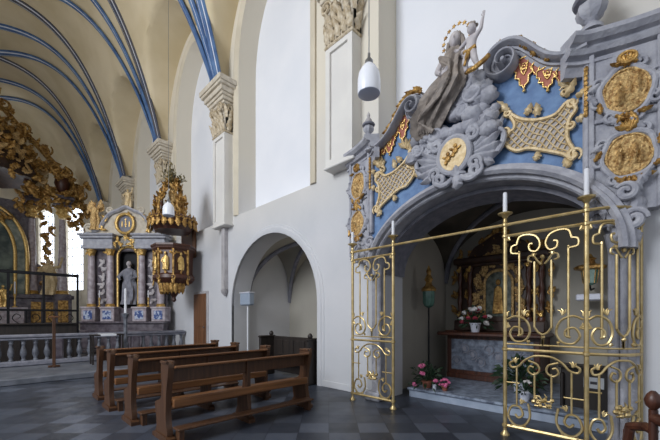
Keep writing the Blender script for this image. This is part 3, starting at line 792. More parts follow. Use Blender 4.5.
# clouds
mb = MB(FAC); rnd = random.Random(11)
cl = []
for k in range(60):
    t = rnd.random(); z = 4.12 + .95*t; c0 = -.08+.38*t; wd = .62-.25*t
    cl.append((c0+rnd.uniform(-wd, wd), z, rnd.uniform(.07, .13)))
cl = [q for q in cl if not (q[0] > .42 and q[1] > 4.78)]
cl += [(.45, 4.78, .11), (.36, 4.92, .14), (.5, 4.62, .13), (.33, 4.72, .15), (-.42, 4.75, .12), (-.5, 4.58, .13), (-.6, 4.42, .11), (-.35, 4.4, .13), (.3, 4.45, .14), (-.6, 4.22, .1), (.1, 4.3, .12), (.2, 4.88, .13)]
for x, z, r in cl:
    mb.ball((x, z, .06+r*.6), (r*1.15, r*.85, r*.8), 14, lump=.35, rot=Matrix.Rotation(rnd.uniform(-.6, .6), 3, 'Z'))
for x, z, r in cl[::4]:
    cscroll(mb, spiral(x, z, .015, r*.95, rnd.uniform(0, 6), rnd.choice((-1, 1))*1.3, 20), .038, .05+r*1.15, 8)
P(mb, 'cloud', M['stone'], ang=60)
# urn finials (stand on the entablature)
def urn(loc, k, label):
    t = thing('urn_finial', label, 'urn', loc, group=None)
    mm = Matrix.Translation(loc) @ Matrix.Diagonal((k, k, k, 1))
    mb = MB(mm); mb.lathe([(.13, 0), (.13, .05), (.08, .08), (.06, .12), (.09, .16)], n=20); mb.build('foot', M['stone'], t)
    mb = MB(mm); mb.lathe([(.09, .16), (.15, .22), (.17, .3), (.15, .36), (.12, .38)], n=24, lobes=8, wob=.08); mb.build('bowl', M['stone'], t)
    mb = MB(mm); mb.lathe([(.12, .38), (.2, .4), (.215, .43), (.2, .46), (.12, .48)], n=24); mb.build('rim', M['stonedark'], t)
    mb = MB(mm); mb.lathe([(.12, .48), (.13, .53), (.1, .6), (.06, .66), (.04, .7), (.06, .75), (.03, .82), (.005, .88)], n=20); mb.build('lid', M['stonebeige'], t)
urn((4.88, .6, 4.83), .85, 'large grey fluted stone urn on the cornice at the upper right of the portal')
urn((4.88, 3.85, 4.83), .55, 'small grey stone urn finial on the left corner of the portal cornice')

# ---- statues
def robed(mb, spine, folds=9, n=36, amp=.16, seed=0):
    """spine: (x,y,z,rx,rz) rings bottom to top, drapery folds along it"""
    vs = []; fs = []
    S = []
    for i in range(len(spine)-1):
        for q in range(4):
            t = q/4; S.append([spine[i][k]*(1-t)+spine[i+1][k]*t for k in range(5)])
    S.append(list(spine[-1]))
    for i, (x, y, z, rx, rz) in enumerate(S):
        f = 1-i/len(S)
        for k in range(n):
            a = 2*PI*k/n; w = 1+amp*(.35+f)*math.sin(folds*a + 3*noise.noise(Vector((i*.12, seed, 0))) + i*.12) + amp*.8*noise.noise(Vector((math.cos(a)*2, math.sin(a)*2, i*.15+seed)))
            vs.append((x+rx*w*math.cos(a), y, z+rz*w*math.sin(a)))
    for i in range(len(S)-1):
        for k in range(n): fs.append((i*n+k, (i+1)*n+k, (i+1)*n+(k+1) % n, i*n+(k+1) % n))
    fs += [tuple(range(n)), tuple((len(S)-1)*n+k for k in range(n-1, -1, -1))]
    mb.add(vs, fs)
def head(mb, c, r, yaw=0, tilt=0):
    """head with nose, brow, eyes, mouth, ears; faces local +z"""
    R = Matrix.Translation(c) @ Matrix.Rotation(tilt, 4, 'Z') @ Matrix.Rotation(yaw, 4, 'Y')
    def fn(u, v):
        a = u*2*PI; ph = v*PI; d = Vector((math.sin(ph)*math.sin(a), math.cos(ph), math.sin(ph)*math.cos(a)))
        x, y, z = d.x*.78, d.y*1.05, d.z*.92
        if y < 0: x *= 1-.25*y*y*1.2; 
        if d.z > 0:
            z += .26*math.exp(-((x/.11)**2+((y+.12)/.2)**2)) - .12*(math.exp(-(((abs(x)-.3)/.16)**2+((y-.08)/.13)**2))) + .07*math.exp(-((x/.22)**2+((y+.5)/.08)**2)) + .08*math.exp(-((x/.2)**2+((y+.78)/.14)**2))
        return (x*r, y*r, z*r)
    mb.grid(fn, 32, 25, m=R, wrap=True)
    for s_ in (-1, 1):
        mb.ball((s_*.78*r, -.05*r, 0), (.1*r, .2*r, .14*r), 8, m=R); mb.ball((s_*.29*r, .08*r, .74*r), (.13*r, .075*r, .08*r), 8, m=R)
def hand(mb, m, s=1.0):
    """palm and five fingers; local +y is the finger direction"""
    mb.ball((0, .04*s, 0), (.032*s, .045*s, .014*s), 10, m=m)
    for k, (x, L) in enumerate(((-.024, .055), (-.008, .065), (.008, .06), (.023, .048))):
        mb.tube([(x*s, .07*s, 0), (x*1.15*s, (.07+L*.55)*s, .004*s), (x*1.2*s, (.07+L)*s, .016*s)], [.0085*s, .008*s, .006*s], 6, m=m)
    mb.tube([(-.026*s, .025*s, 0), (-.05*s, .05*s, .006*s), (-.052*s, .078*s, .014*s)], [.011*s, .009*s, .007*s], 6, m=m)
def to_mb(mb, vf, m=None): mb.add(vf[0], vf[1], m)
SM = FAC
mad = thing('madonna_statue', 'stone statue of a crowned woman in a brown mantle above the portal medallion', 'statue', (4.8, 2.25, 4.3))
mb = MB(SM)
robed(mb, [(-.42, 4.36, .16, .14, .06), (-.4, 4.48, .2, .22, .12), (-.29, 4.64, .25, .29, .16), (-.14, 4.82, .29, .30, .18), (-.01, 4.95, .28, .25, .17), (.04, 5.08, .27, .16, .13), (.06, 5.22, .27, .14, .11), (.07, 5.32, .27, .17, .11), (.08, 5.41, .27, .1, .07), (.08, 5.47, .27, .045, .045)], folds=8, amp=.22, seed=2)
mb.build('gown', M['robe'], mad)
mb = MB(SM)   # mantle sweeping across the lap and shoulder
for k in range(5):
    o_ = k*.045
    mb.tube(smooth2([(-.12+o_*.4, 5.45-o_*1.2, .36), (.02, 5.25-o_, .42), (.1+o_*.3, 5.1-o_*1.3, .4), (-.05-o_, 4.85-o_*2, .4), (-.3-o_*.6, 4.55-o_, .34), (-.42+o_, 4.25+o_, .28)], 6) , [.03+.02*math.sin(i*.3) for i in range(31)], 8, flat=1.3) if False else None
def lerp3(pts, k=6):
    out = []
    for i in range(len(pts)-1):
        for q in range(k):
            t = q/k; t = t*t*(3-2*t)*.4+t*.6
            out.append(tuple(pts[i][j]*(1-t)+pts[i+1][j]*t for j in range(3)))
    out.append(pts[-1]); return out
for k in range(6):
    o_ = k*.05
    pth = lerp3([(-.1+o_*.5, 5.36-o_, .34), (.08-o_*.3, 5.18-o_, .42), (.1-o_*.6, 4.98-o_*1.0, .45), (-.1-o_*.8, 4.8-o_*.8, .45), (-.32-o_*.5, 4.62-o_*.3, .38), (-.5+o_*1.0, 4.42-o_*.2, .26)])
    mb.tube(pth, [.028+.014*math.sin(i*.5+k) for i in range(len(pth))], 8)
mb.build('mantle', M['robe'], mad)
SMD = SM @ Matrix.Translation((.02, -.13, 0))
mb = MB(SMD); head(mb, (.09, 5.66, .29), .105, yaw=.25, tilt=-.1)
mb.tube([(.08, 5.52, .27), (.09, 5.6, .28)], [.05, .045], 10)
vf_ = None
mb.tube(lerp3([(-.09, 5.43, .3), (-.15, 5.28, .36), (-.05, 5.17, .44)]), [.05]*5+[.042]*4+[.03]*4, 8)
hand(mb, Matrix.Translation((-.05, 5.17, .44)) @ Matrix.Rotation(-1.2, 4, 'Z'), .9)
mb.tube(lerp3([(.2, 5.42, .28), (.29, 5.3, .34), (.33, 5.22, .42)]), [.05]*5+[.042]*4+[.03]*4, 8)
hand(mb, Matrix.Translation((.33, 5.22, .42)) @ Matrix.Rotation(-.3, 4, 'Z'), .9)
mb.build('head_and_hands', M['flesh'], mad)
mb = MB(SMD)
def hairfn(u, v):
    a = u*2*PI; ph = v*PI*.62; w = 1+.06*math.sin(a*9+v*8)
    return (.09+.115*w*math.sin(ph)*math.sin(a)*.85, 5.68+.125*math.cos(ph)*w-.02*(v > .8), .275+.11*w*math.sin(ph)*math.cos(a)*.9 - .03)
mb.grid(hairfn, 36, 12, wrap=True)
for sg in (-1, 1): mb.tube([(.09+sg*.095, 5.68, .28), (.09+sg*.115, 5.58, .27), (.09+sg*.1, 5.48, .26)], [.03, .035, .02], 8)
mb.build('hair', M['robe'], mad)
mb = MB(SMD)
for k in range(12):
    a = -.65+ (PI+1.3)*k/11; c_ = (.09+.2*math.cos(a), 5.7+.22*math.sin(a), .24)
    pts = [(c_[0]+(.032 if j % 2 == 0 else .015)*math.cos(j*PI/5), c_[1]+(.032 if j % 2 == 0 else .015)*math.sin(j*PI/5)) for j in range(10)]
    mb.plate(pts, (), c_[2]-.008, c_[2]+.008)
    if k < 11:
        b_ = -.65+(PI+1.3)*(k+1)/11
        mb.tube([c_, (.09+.2*math.cos(b_), 5.7+.22*math.sin(b_), .24)], .003, 4)
mb.build('star_halo', M['golddark'], mad)
SM = FAC @ Matrix.Translation((.39, 4.88, .4)) @ Matrix.Diagonal((.92, .92, .92, 1)) @ Matrix.Translation((-.375, -5.04, -.4))
ch = thing('child_statue', 'stone statue of a small child with one arm raised, held beside the crowned woman', 'statue', (4.7, 1.95, 5.1))
mb = MB(SM)
J = [(.36, 5.36, .4, .062), (.37, 5.45, .4, .055), (.375, 5.53, .39, .068), (.38, 5.6, .39, .03),
     (.44, 5.55, .39, .03), (.51, 5.6, .40, .024), (.535, 5.71, .41, .018), (.55, 5.75, .41, .014),
     (.31, 5.53, .4, .03), (.25, 5.47, .43, .024), (.2, 5.44, .43, .017),
     (.33, 5.3, .42, .048), (.3, 5.18, .46, .04), (.31, 5.08, .43, .027), (.31, 5.04, .47, .02),
     (.4, 5.3, .42, .048), (.44, 5.18, .46, .04), (.47, 5.08, .43, .027), (.49, 5.05, .47, .02)]
E = [(0, 1), (1, 2), (2, 3), (2, 4), (4, 5), (5, 6), (6, 7), (2, 8), (8, 9), (9, 10), (0, 11), (11, 12), (12, 13), (13, 14), (0, 15), (15, 16), (16, 17), (17, 18)]
to_mb(mb, skin_body('child', [(a, b, c, r*1.22) for a, b, c, r in J], E, None)); head(mb, (.375, 5.67, .4), .078, yaw=-.2, tilt=-.1)
hand(mb, Matrix.Translation((.55, 5.74, .41)) @ Matrix.Rotation(-.1, 4, 'Z'), .6); hand(mb, Matrix.Translation((.2, 5.44, .43)) @ Matrix.Rotation(1.2, 4, 'Z'), .6)
mb.build('body', M['flesh'], ch)
mb = MB(SM); 
for k in range(16):
    rr = random.Random(k); a = rr.uniform(0, 2*PI); q = rr.uniform(0, 1.1); mb.ball((.375+.07*math.sin(q)*math.cos(a), 5.685+.075*math.cos(q), .385+.07*math.sin(q)*math.sin(a)-.01), .026, 8)
mb.build('hair', M['robe'], ch)
mb = MB(SM)
mb.tube(lerp3([(.28, 5.36, .42), (.36, 5.31, .47), (.45, 5.36, .44)]), [.03]*13, 8); mb.tube(lerp3([(.36, 5.31, .47), (.34, 5.2, .5), (.3, 5.12, .48)]), [.03]*7+[.02]*6, 8)
mb.tube(lerp3([(.3, 5.06, .42), (.44, 5.02, .47), (.56, 5.1, .42), (.6, 5.18, .36)]), [.035]*19, 8)
mb.build('loincloth', M['golddark'], ch)
# ================================================================== GRILLE, CANDLES, PENDANT LAMPS
GX = 4.77
def panel(mp, w):
    """scrolled ironwork inside one bay; a in [-w/2, w/2], z height; mp maps (a, z) to world. Returns a list of (part name, mesh builder)"""
    out = []
    def T(mb, pts, r=.012, n=6): mb.tube([mp(x, z) for x, z in pts], r, n)
    k = w/.86
    mb = MB(); 
    for z, r in ((2.61, .02), (1.13, .02), (1.20, .012), (.13, .022)): T(mb, [(-w/2+w*i/12, z) for i in range(13)], r)
    out.append(('rail', mb))
    mb = MB()
    for s in (-1, 1):
        T(mb, smooth2([(s*.26*k, 1.32), (s*.26*k, 2.3), (s*.27*k, 2.36), (s*.35*k, 2.38), (s*.35*k, 2.46), (s*.29*k, 2.48)], 4), .014)
        T(mb, [(s*.09*k, 1.42), (s*.09*k, 2.24)], .014)
        T(mb, [(s*.09*k, .5), (s*.09*k, .86)], .012); T(mb, [(s*.29*k, .42), (s*.29*k, .92)], .012)
        T(mb, [(s*.09*k, 1.42), (s*.05*k, 1.36), (0, 1.33)], .014); T(mb, [(0, 1.33), (0, 1.2)], .014)
    T(mb, [(-w/2, .70), (-w*.3, .70)], .01); T(mb, [(w/2, .60), (w*.25, .60)], .01)
    T(mb, [(-.09*k, .45), (.09*k, .45)], .012)
    out.append(('bar', mb))
    mb = MB()
    for s in (-1, 1):
        T(mb, [(s*x*k, z) for x, z in smooth2([(.29, 2.48), (.26, 2.57), (.17, 2.59), (.07, 2.55), (.03, 2.45), (.07, 2.37), (.14, 2.39), (.15, 2.46), (.11, 2.47)], 5)], .014)
        T(mb, [(s*x*k, z) for x, z in smooth2([(.02, 2.2), (.06, 2.25), (.1, 2.31), (.15, 2.31), (.16, 2.26), (.12, 2.24)], 4)], .012)
        T(mb, [(s*x*k, z) for x, z in smooth2([(.4, 1.52), (.3, 1.56), (.18, 1.5), (.14, 1.36), (.2, 1.25), (.31, 1.24), (.37, 1.33), (.32, 1.42), (.24, 1.4), (.23, 1.33), (.28, 1.31)], 5)], .015)
        T(mb, [(s*x*k, z) for x, z in smooth2([(.0, 1.07), (.1, 1.06), (.2, 1.0), (.27, .92), (.35, .9), (.37, .95), (.33, .98)], 5)], .014)
        T(mb, [(s*x*k, z) for x, z in smooth2([(.16, 1.0), (.06, .96), (.04, .88), (.1, .83), (.16, .87), (.14, .93), (.1, .92)], 5)], .013)
        T(mb, [(s*x*k, z) for x, z in smooth2([(.16, .46), (.14, .3), (.2, .18), (.31, .16), (.39, .26), (.35, .39), (.26, .4), (.22, .31), (.27, .26), (.31, .3)], 5)], .015)
    out.append(('scroll', mb))
    mb = MB(); rnd = random.Random(int(w*100))
    def blob(x, z, r): p = mp(x, z); mb.ball(p, (r, r, r*1.1), 8, lump=.5)
    for s in (-1, 1):
        for (x, z, L, a) in ((.37, 2.55, .07, .6), (.2, 1.57, .08, 1.3), (.4, 1.56, .07, 1.0), (.3, .96, .07, 1.2), (.24, .44, .07, 1.8), (.1, 2.3, .05, 1.5), (.37, 1.42, .07, .3)):
            x *= k
            for d in (-.45, .1, .6):
                aa = a+d; T(mb, [(s*x, z), (s*(x+L*.6*math.cos(aa)), z+L*.7*math.sin(aa)), (s*(x+L*math.cos(aa+.3)), z+L*math.sin(aa+.3))], [.011, .013, .004])
        blob(s*.16*k, 1.24, .022); blob(s*.2*k, .17, .022); blob(s*.35*k, .14, .02)
    blob(0, 1.3, .026); blob(0, 2.29, .024)
    for q in range(9): blob((-.1+.025*q)*k, .5+.05*math.sin(q*1.7)*.9, .026)
    for q in range(6):
        aa = q*PI/3; T(mb, [(0, .52), (.08*k*math.cos(aa), .52+.06*math.sin(aa)), (.11*k*math.cos(aa+.4), .52+.09*math.sin(aa+.4))], [.01, .014, .004])
    out.append(('leaf_ornament', mb))
    return out
def post(mb, x, y, top=2.9, foot=True):
    mb.tube([(x, y, .06), (x, y, top-.12)], .025, 10)
    mb.lathe([(.055, 0), (.055, .015), (.03, .05), (.02, .08)], (x, y, .0), 12)
    for z in (.13, 1.13, 2.61, 2.76): mb.lathe([(.022, -.03), (.038, -.015), (.038, .015), (.022, .03)], (x, y, z), 12)
    mb.lathe([(.015, -.14), (.03, -.1), (.02, -.06), (.045, -.02), (.085, .0), (.09, .015), (.03, .02)], (x, y, top), 16)
def dish_candle(x, y, z, h, label):
    o = None
    mb = MB(); mb.lathe([(.026, 0), (.027, .01), (.026, h-.02), (.02, h-.005), (.006, h)], (x, y, z), 12)
    t = thing('candle', label, 'candle', (x, y, z), group=None)
    mb.build('wax', M['candle'], t)
    mb = MB(); mb.tube([(x, y, z+h-.005), (x+.003, y, z+h+.018)], .003, 5); mb.build('wick', M['ink'], t)
P1, P2, P3, P4 = 4.14, 3.24, 1.49, .63
def section(label, ya, yb):
    t = thing('grille_gate', label, 'grille', (GX, (ya+yb)/2, 0))
    w = ya-yb; yc = (ya+yb)/2
    for nm, mb in panel(lambda a, z: (GX, yc-a, z), w): split_build(mb, nm, M['brass'], t)
    for y in (ya, yb):
        mb = MB(); post(mb, GX, y); mb.build('post', M['brass'], t)
    return t
section('gilded scrollwork grille section left of the chapel opening, with two candle posts', P1, P2)
g = section('gilded scrollwork grille section right of the chapel opening, with two tall candle posts', P3, P4)
# quarter-round return to the wall
R_ = .46
def curve(a, z):
    t = (a/.72+.5)*PI/2                      # starts along -Y at the post, turns into the wall
    return (GX+R_*(1-math.cos(t)), P4-R_*.95*math.sin(t), z)
t = thing('grille_return', 'curved gilded grille return joining the right candle post to the portal jamb', 'grille', (GX+.2, P4-.3, 0))
for nm, mb in panel(curve, .72): split_build(mb, nm, M['brass'], t)
mb = MB(); mb.tube([curve(-.36+.72*i/12, 2.76) for i in range(13)], .018, 6)
p = curve(.36, 2.76); mb.ball(p, .045, 10); mb.ball(curve(.36, 2.61), .035, 10); mb.tube([curve(.36, 0), curve(.36, 2.78)], .02, 8); mb.build('end_stile', M['brass'], t)
# crossbar through all posts
mb = MB(); mb.tube([(GX, P1+.05, 2.76), (GX, P4, 2.76)], .021, 8)
tag(mb.build('crossbar', M['brass']), 'long gilded rod spanning the chapel opening above both grille sections', 'rod')
for y, h, l in ((P1, .22, 'short white candle on the far left grille post beside the wall'), (P2, .25, 'white candle on the second grille post, at the left edge of the opening'),
                (P3, .27, 'white candle on the grille post right of the opening, over the altar'), (P4, .32, 'tall white candle on the rightmost grille post in front of the jamb')):
    dish_candle(GX, y, 2.92, h, l)
# pendant lamps
def lamp(px, py, d, r, h, label):
    p = at(px, py, d); x, y, z = p
    t = thing('pendant_lamp', label, 'lamp', (x, y, z), group=None)
    mb = MB(); mb.lathe([(r*.97, 0), (r, .02), (r*1.0, h*.45), (r*.9, h*.7), (r*.6, h*.9), (r*.35, h)], (x, y, z), 28); mb.build('shade', M['glasslamp'], t)
    mb = MB(); mb.lathe([(.01, -.035), (r*.6, -.03), (r*.95, -.005), (r*.97, .01)], (x, y, z), 28); mb.build('diffuser', M['lampunder'], t)
    mb = MB(); mb.lathe([(r*.37, h), (r*.35, h+.05), (.02, h+.1), (.02, h+.16)], (x, y, z), 16); mb.build('cap', M['chrome'], t)
    zt = zv(x, y)
    mb = MB(); mb.tube([(x, y, z+h+.15), (x, y, zt)], .008 if d < 6 else .005, 6); mb.build('cable', M['chrome'], t)
lamp(369, 94, 4.9, .165, .43, 'white opal glass pendant lamp hanging high in front of the portal')
lamp(168.5, 215.5, 9.6, .155, .36, 'white opal glass pendant lamp hanging before the pulpit canopy')

# ================================================================== PEWS
def make_pew(label):
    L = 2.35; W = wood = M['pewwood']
    t = thing('pew', label, 'pew', (0, 0, 0), group=None)
    def end(x0, x1, nm='end_panel'):
        mb = MB(Matrix(((0, 0, 1, 0), (1, 0, 0, 0), (0, 1, 0, 0), (0, 0, 0, 1))))   # local x->Y, y->Z, z->X
        o = smooth2([(-.02, .06), (.02, .3), (.0, .6), (-.05, .82), (-.07, .95), (-.03, .985), (.1, .99), (.17, .95), (.18, .84), (.16, .66), (.2, .52), (.36, .46), (.4, .42), (.37, .3), (.34, .15), (.36, .06)], 3, True)
        mb.plate(o, (), x0, x1); mb.plate([(-.07, 0), (.44, 0), (.44, .05), (.36, .08), (-.02, .08), (-.07, .05)], (), x0-.02, x1+.02)
        mb.tube([(-.06, .99, x0-.005), (.15, .985, x0-.005)], .02, 6); mb.tube([(-.06, .99, x1+.005), (.15, .985, x1+.005)], .02, 6)
        return mb.build(nm, M['pewend'], t, ang=35)
    end(0, .07); end(L-.07, L); 
    mb = MB(Matrix(((0, 0, 1, 0), (1, 0, 0, 0), (0, 1, 0, 0), (0, 0, 0, 1))))
    mb.plate([(-.03, .07), (.36, .07), (.3, .2), (.3, .44), (.16, .46), (.12, .9), (.02, .9), (.02, .46), (.0, .2)], (), L/2-.03, L/2+.03); mb.plate([(-.07, 0), (.42, 0), (.42, .05), (.36, .08), (-.02, .08), (-.07, .05)], (), L/2-.05, L/2+.05)
    mb.build('centre_support', M['pewend'], t, ang=35)
    mb = MB(); m = Matrix.Translation((0, .0, .9)) @ Matrix.Rotation(math.radians(-9), 4, 'X')
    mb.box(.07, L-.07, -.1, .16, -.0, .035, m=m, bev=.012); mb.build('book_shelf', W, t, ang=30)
    mb = MB(); mb.box(.07, L-.07, .05, .085, .72, .91, m=None, bev=.008); mb.build('backrest', M['pewend'], t, ang=30)
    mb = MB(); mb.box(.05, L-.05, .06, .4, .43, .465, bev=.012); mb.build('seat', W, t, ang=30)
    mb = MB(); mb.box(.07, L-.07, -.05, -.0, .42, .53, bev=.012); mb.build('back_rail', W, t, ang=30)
    mb = MB(); mb.box(.07, L-.07, -.2, -.02, .16, .19, bev=.01); mb.box(.1, .16, -.16, -.04, 0, .16); mb.box(L-.16, L-.1, -.16, -.04, 0, .16); mb.build('kneeler', M['pewend'], t, ang=30)
    return t
pw = make_pew('brown wooden pew nearest the camera, rearmost of the four')
pw.location = (1.52, 4.35, 0)
dup(pw, (1.42, 5.42, 0), 0, 'second brown wooden pew, in front of the nearest one')
dup(pw, (1.38, 6.5, 0), 0, 'third brown wooden pew, between the second pew and the frontmost')
dup(pw, (1.42, 7.5, 0), 0, 'frontmost brown wooden pew, closest to the marble communion rail')
# dark stall by the niche
t = thing('choir_stall', 'black stained wooden bench with knobbed ends standing in the wall niche', 'bench', (5.35, 6.6, 0))
for i, y in enumerate((5.72, 7.62)):
    mb = MB(); mb.box(5.02, 5.5, y-.04, y+.04, 0, 1.02, bev=.02); mb.box(5.0, 5.52, y-.055, y+.055, 1.0, 1.06, bev=.02)
    mb.lathe([(.03, 0), (.055, .03), (.06, .07), (.03, .12), (.005, .13)], (5.12 if i == 0 else 5.4, y, 1.05), 12); mb.build('end_panel', M['darkwood'], t)
mb = MB(); mb.box(5.44, 5.5, 5.76, 7.58, .1, 1.04, bev=.02); mb.build('backrest', M['darkwood'], t)
for k in range(4):
    mb = MB(); mb.box(5.42, 5.44, 5.83+.44*k, 6.17+.44*k, .55, .95, bev=.01); mb.build('panel', M['darkwood'], t)
mb = MB(); mb.box(5.06, 5.46, 5.76, 7.58, .42, .47, bev=.01); mb.build('seat', M['darkwood'], t)
# notice box on pole in the niche
p = at(244.5, 304, 9.4)
t = thing('box_on_stand', 'pale blue-grey box on a slim white pole standing in the niche mouth', 'stand', (5.45, 9.0, 0))
bx, by = 5.47, 8.93
mb = MB(); mb.box(bx-.1, bx+.1, by-.22, by+.3, 1.9, 2.28, bev=.03); mb.build('box', M['greybox'], t)
mb = MB(); mb.box(bx-.11, bx+.11, by-.235, by+.315, 2.26, 2.3, bev=.01); mb.build('lid', M['pot'], t)
mb = MB(); mb.tube([(bx, by, .02), (bx, by, 1.9)], .025, 10); mb.build('pole', M['cloth'], t)
mb = MB(); mb.lathe([(.16, 0), (.16, .02), (.04, .04), (.03, .06)], (bx, by, 0), 16); mb.build('base', M['cloth'], t)
# dark red chair at the lower right edge
t = thing('prayer_chair', 'dark red-brown wooden prayer chair with a round knob, cut by the right edge', 'chair', (3.5, .02, 0))
c0 = (3.50, .14)
mb = MB(); mb.tube([(3.48, .06, 0), (3.48, .06, .62), (3.48, .06, .86)], .028, 10); mb.lathe([(.02, 0), (.045, .03), (.055, .07), (.04, .11), (.015, .14)], (3.48, .06, .86), 14); mb.build('back_post', M['redwood'], t)
mb = MB(); mb.tube([(3.05, -.4, 0), (3.05, -.4, .86)], .028, 10); mb.lathe([(.02, 0), (.045, .03), (.055, .07), (.04, .11), (.015, .14)], (3.05, -.4, .86), 14); mb.build('back_post', M['redwood'], t)
mb = MB(); mb.tube([(3.48, .06, .8), (3.27, -.21, .74), (3.05, -.4, .8)], [.04, .055, .04], 10); mb.build('top_rail', M['redwood'], t)
mb = MB(); mb.tube(smooth2([(3.5, 0, .68), (3.62, .1, .69), (3.72, .18, .66), (3.76, .22, .56)], 4) if False else lerp3([(3.48, .06, .7), (3.58, .1, .7), (3.68, .2, .66), (3.7, .22, .5)]), .035, 8); mb.build('arm_rest', M['redwood'], t)
mb = MB(); mb.tube([(3.7, .22, .62), (3.7, .22, 0)], .026, 10); mb.build('leg', M['redwood'], t)
mb = MB(); mb.add([(3.48, .06, .42), (3.05, -.4, .42), (3.27, -.18, .42), (3.7, .22, .42), (3.48, .06, .46), (3.05, -.4, .46), (3.27, -.18, .46), (3.7, .22, .46)], [(0, 3, 2, 1), (4, 5, 6, 7), (0, 1, 5, 4), (1, 2, 6, 5), (2, 3, 7, 6), (3, 0, 4, 7)]); mb.build('seat', M['redwood'], t, smooth=False)

# ================================================================== SIDE CHAPEL FURNITURE
AY = 2.62   # altar axis
t = thing('chapel_altar', 'dark wooden altar table with blue-grey painted front panel in the side chapel', 'altar', (7.7, AY, .18))
mb = MB(); mb.box(7.40, 8.2, AY-.93, AY+.93, .18, 1.14, bev=.01); mb.build('body', M['redwood'], t)
mb = MB(); mb.box(7.385, 7.40, AY-.82, AY+.82, .38, 1.06); mb.k = 1
rr = random.Random(5)
for k in range(9):
    y, z = AY-.7+.175*k, .72+.16*math.sin(k*2.1)
    mb.tube([(7.38, y+.1*math.cos(a*.7), z+.1*math.sin(a*.7)) for a in range(8)], .012, 5); mb.ball((7.383, y, z), (.01, .05, .06), 8, lump=.5)
mb.build('front_panel', [M['frontal'], M['stonedark']], t)
mb = MB(); mb.box(7.37, 7.41, AY-.93, AY+.93, .18, .3, bev=.01); mb.build('plinth', M['redwood'], t)
mb = MB(); mb.box(7.18, 8.22, AY-1.0, AY+1.08, 1.14, 1.22, bev=.02); mb.build('table_top', M['redwood'], t)
# retable
t = thing('chapel_retable', 'carved dark and gold altarpiece with twin columns behind the chapel altar', 'altarpiece', (8.1, AY, 1.22))
RT = frame((8.2, AY+.05, 0), (0, -1, 0), (-1, 0, 0))
mb = MB(RT); mb.box(-.95, .95, 1.22, 1.42, 0, .3, bev=.02); mb.box(-.9, .9, 1.42, 2.55, 0, .08); mb.box(-1.0, 1.0, 2.5, 2.62, 0, .26, bev=.03); mb.box(-.93, .93, 2.44, 2.5, 0, .2, bev=.02)
mb.plate(smooth2([(-.7, 2.6), (-.55, 2.8), (-.3, 2.9), (0, 3.02), (.3, 2.9), (.55, 2.8), (.7, 2.6)], 5), (), 0, .12); mb.build('casing', M['darkbrown'], t)
for s in (-.86, -.62, .62, .86):
    mb = MB(RT @ Matrix.Translation((s, 1.42, .16)) @ Matrix.Rotation(-PI/2, 4, 'X')); mb.lathe([(.07, 0), (.07, .05), (.045, .08)] + [(.045+.008*math.sin(i*1.2), .1+.04*i) for i in range(20)] + [(.04, .9), (.06, .96), (.075, 1.02)], n=14, lobes=2, wob=.15, twist=14); mb.build('column', M['redwood'], t)
def ornament(mb, pts, seed, L=.15, W=.09, n=3, z=.1):
    r_ = random.Random(seed)
    for x, y in pts:
        for k in range(n): leaf(mb, x+r_.uniform(-.02, .02), y+r_.uniform(-.02, .02), r_.uniform(0, 2*PI), L*r_.uniform(.7, 1.2), W, z, .03, curl=.5)
        cscroll(mb, spiral(x, y, .01, L*.4, r_.uniform(0, 6), r_.choice((-1, 1))*1.3, 14), .016, z+.02)
mb = MB(RT)
ornament(mb, [(s*x, y) for s in (-1, 1) for x, y in ((.42, 1.55), (.44, 1.68), (.46, 1.8), (.44, 1.92), (.45, 2.05), (.42, 2.2), (.36, 2.32), (.26, 2.42), (.13, 2.5), (.3, 2.6), (.12, 2.66))] + [(0, 2.55), (0, 2.75)], 3, .14, .09, n=4)
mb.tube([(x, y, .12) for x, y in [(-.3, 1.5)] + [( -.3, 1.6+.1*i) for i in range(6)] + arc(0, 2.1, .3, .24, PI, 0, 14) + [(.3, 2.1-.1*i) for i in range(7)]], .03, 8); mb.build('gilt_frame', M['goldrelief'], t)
mb = MB(RT)
ornament(mb, [(-.6, 2.72), (-.4, 2.9), (-.15, 3.0), (.15, 3.0), (.4, 2.9), (.6, 2.72), (-.86, 2.7), (.86, 2.7), (0, 3.08), (-.74, 1.9), (.74, 1.9), (-.74, 1.6), (.74, 1.6), (-.74, 2.3), (.74, 2.3), (-1.0, 1.9), (1.0, 1.9), (-1.0, 1.6), (1.0, 1.6), (-1.0, 2.25), (1.0, 2.25)], 4, .14, .08, z=.08); mb.build('gilt_carving', M['golddark'], t)
for s in (-.86, -.62, .62, .86):
    mb = MB(RT); ornament(mb, [(s, 2.38)], 8, .08, .06, 4, .22); mb.build('capital', M['gold'], t)
    mb = MB(RT); ornament(mb, [(s, 1.52)], 8, .08, .06, 3, .22); mb.build('base', M['gold'], t)
mb = MB(RT); mb.plate([(-.27, 1.5), (.27, 1.5)] + arc(0, 2.1, .27, .21, 0, PI, 14), (), .08, .1)
o = mb.build('icon_pane', M['iconglass'], t, smooth=False)
mb = MB(RT); robed(mb, [(0, 1.55, .13, .12, .03), (0, 1.8, .13, .09, .03), (0, 2.0, .13, .08, .03), (0, 2.05, .13, .03, .02)], folds=6, n=18, amp=.12, seed=9); mb.ball((0, 2.12, .13), (.05, .06, .04), 10); mb.build('icon_figure', M['golddark'], t)
t.scale = (1, 1, 1.24)
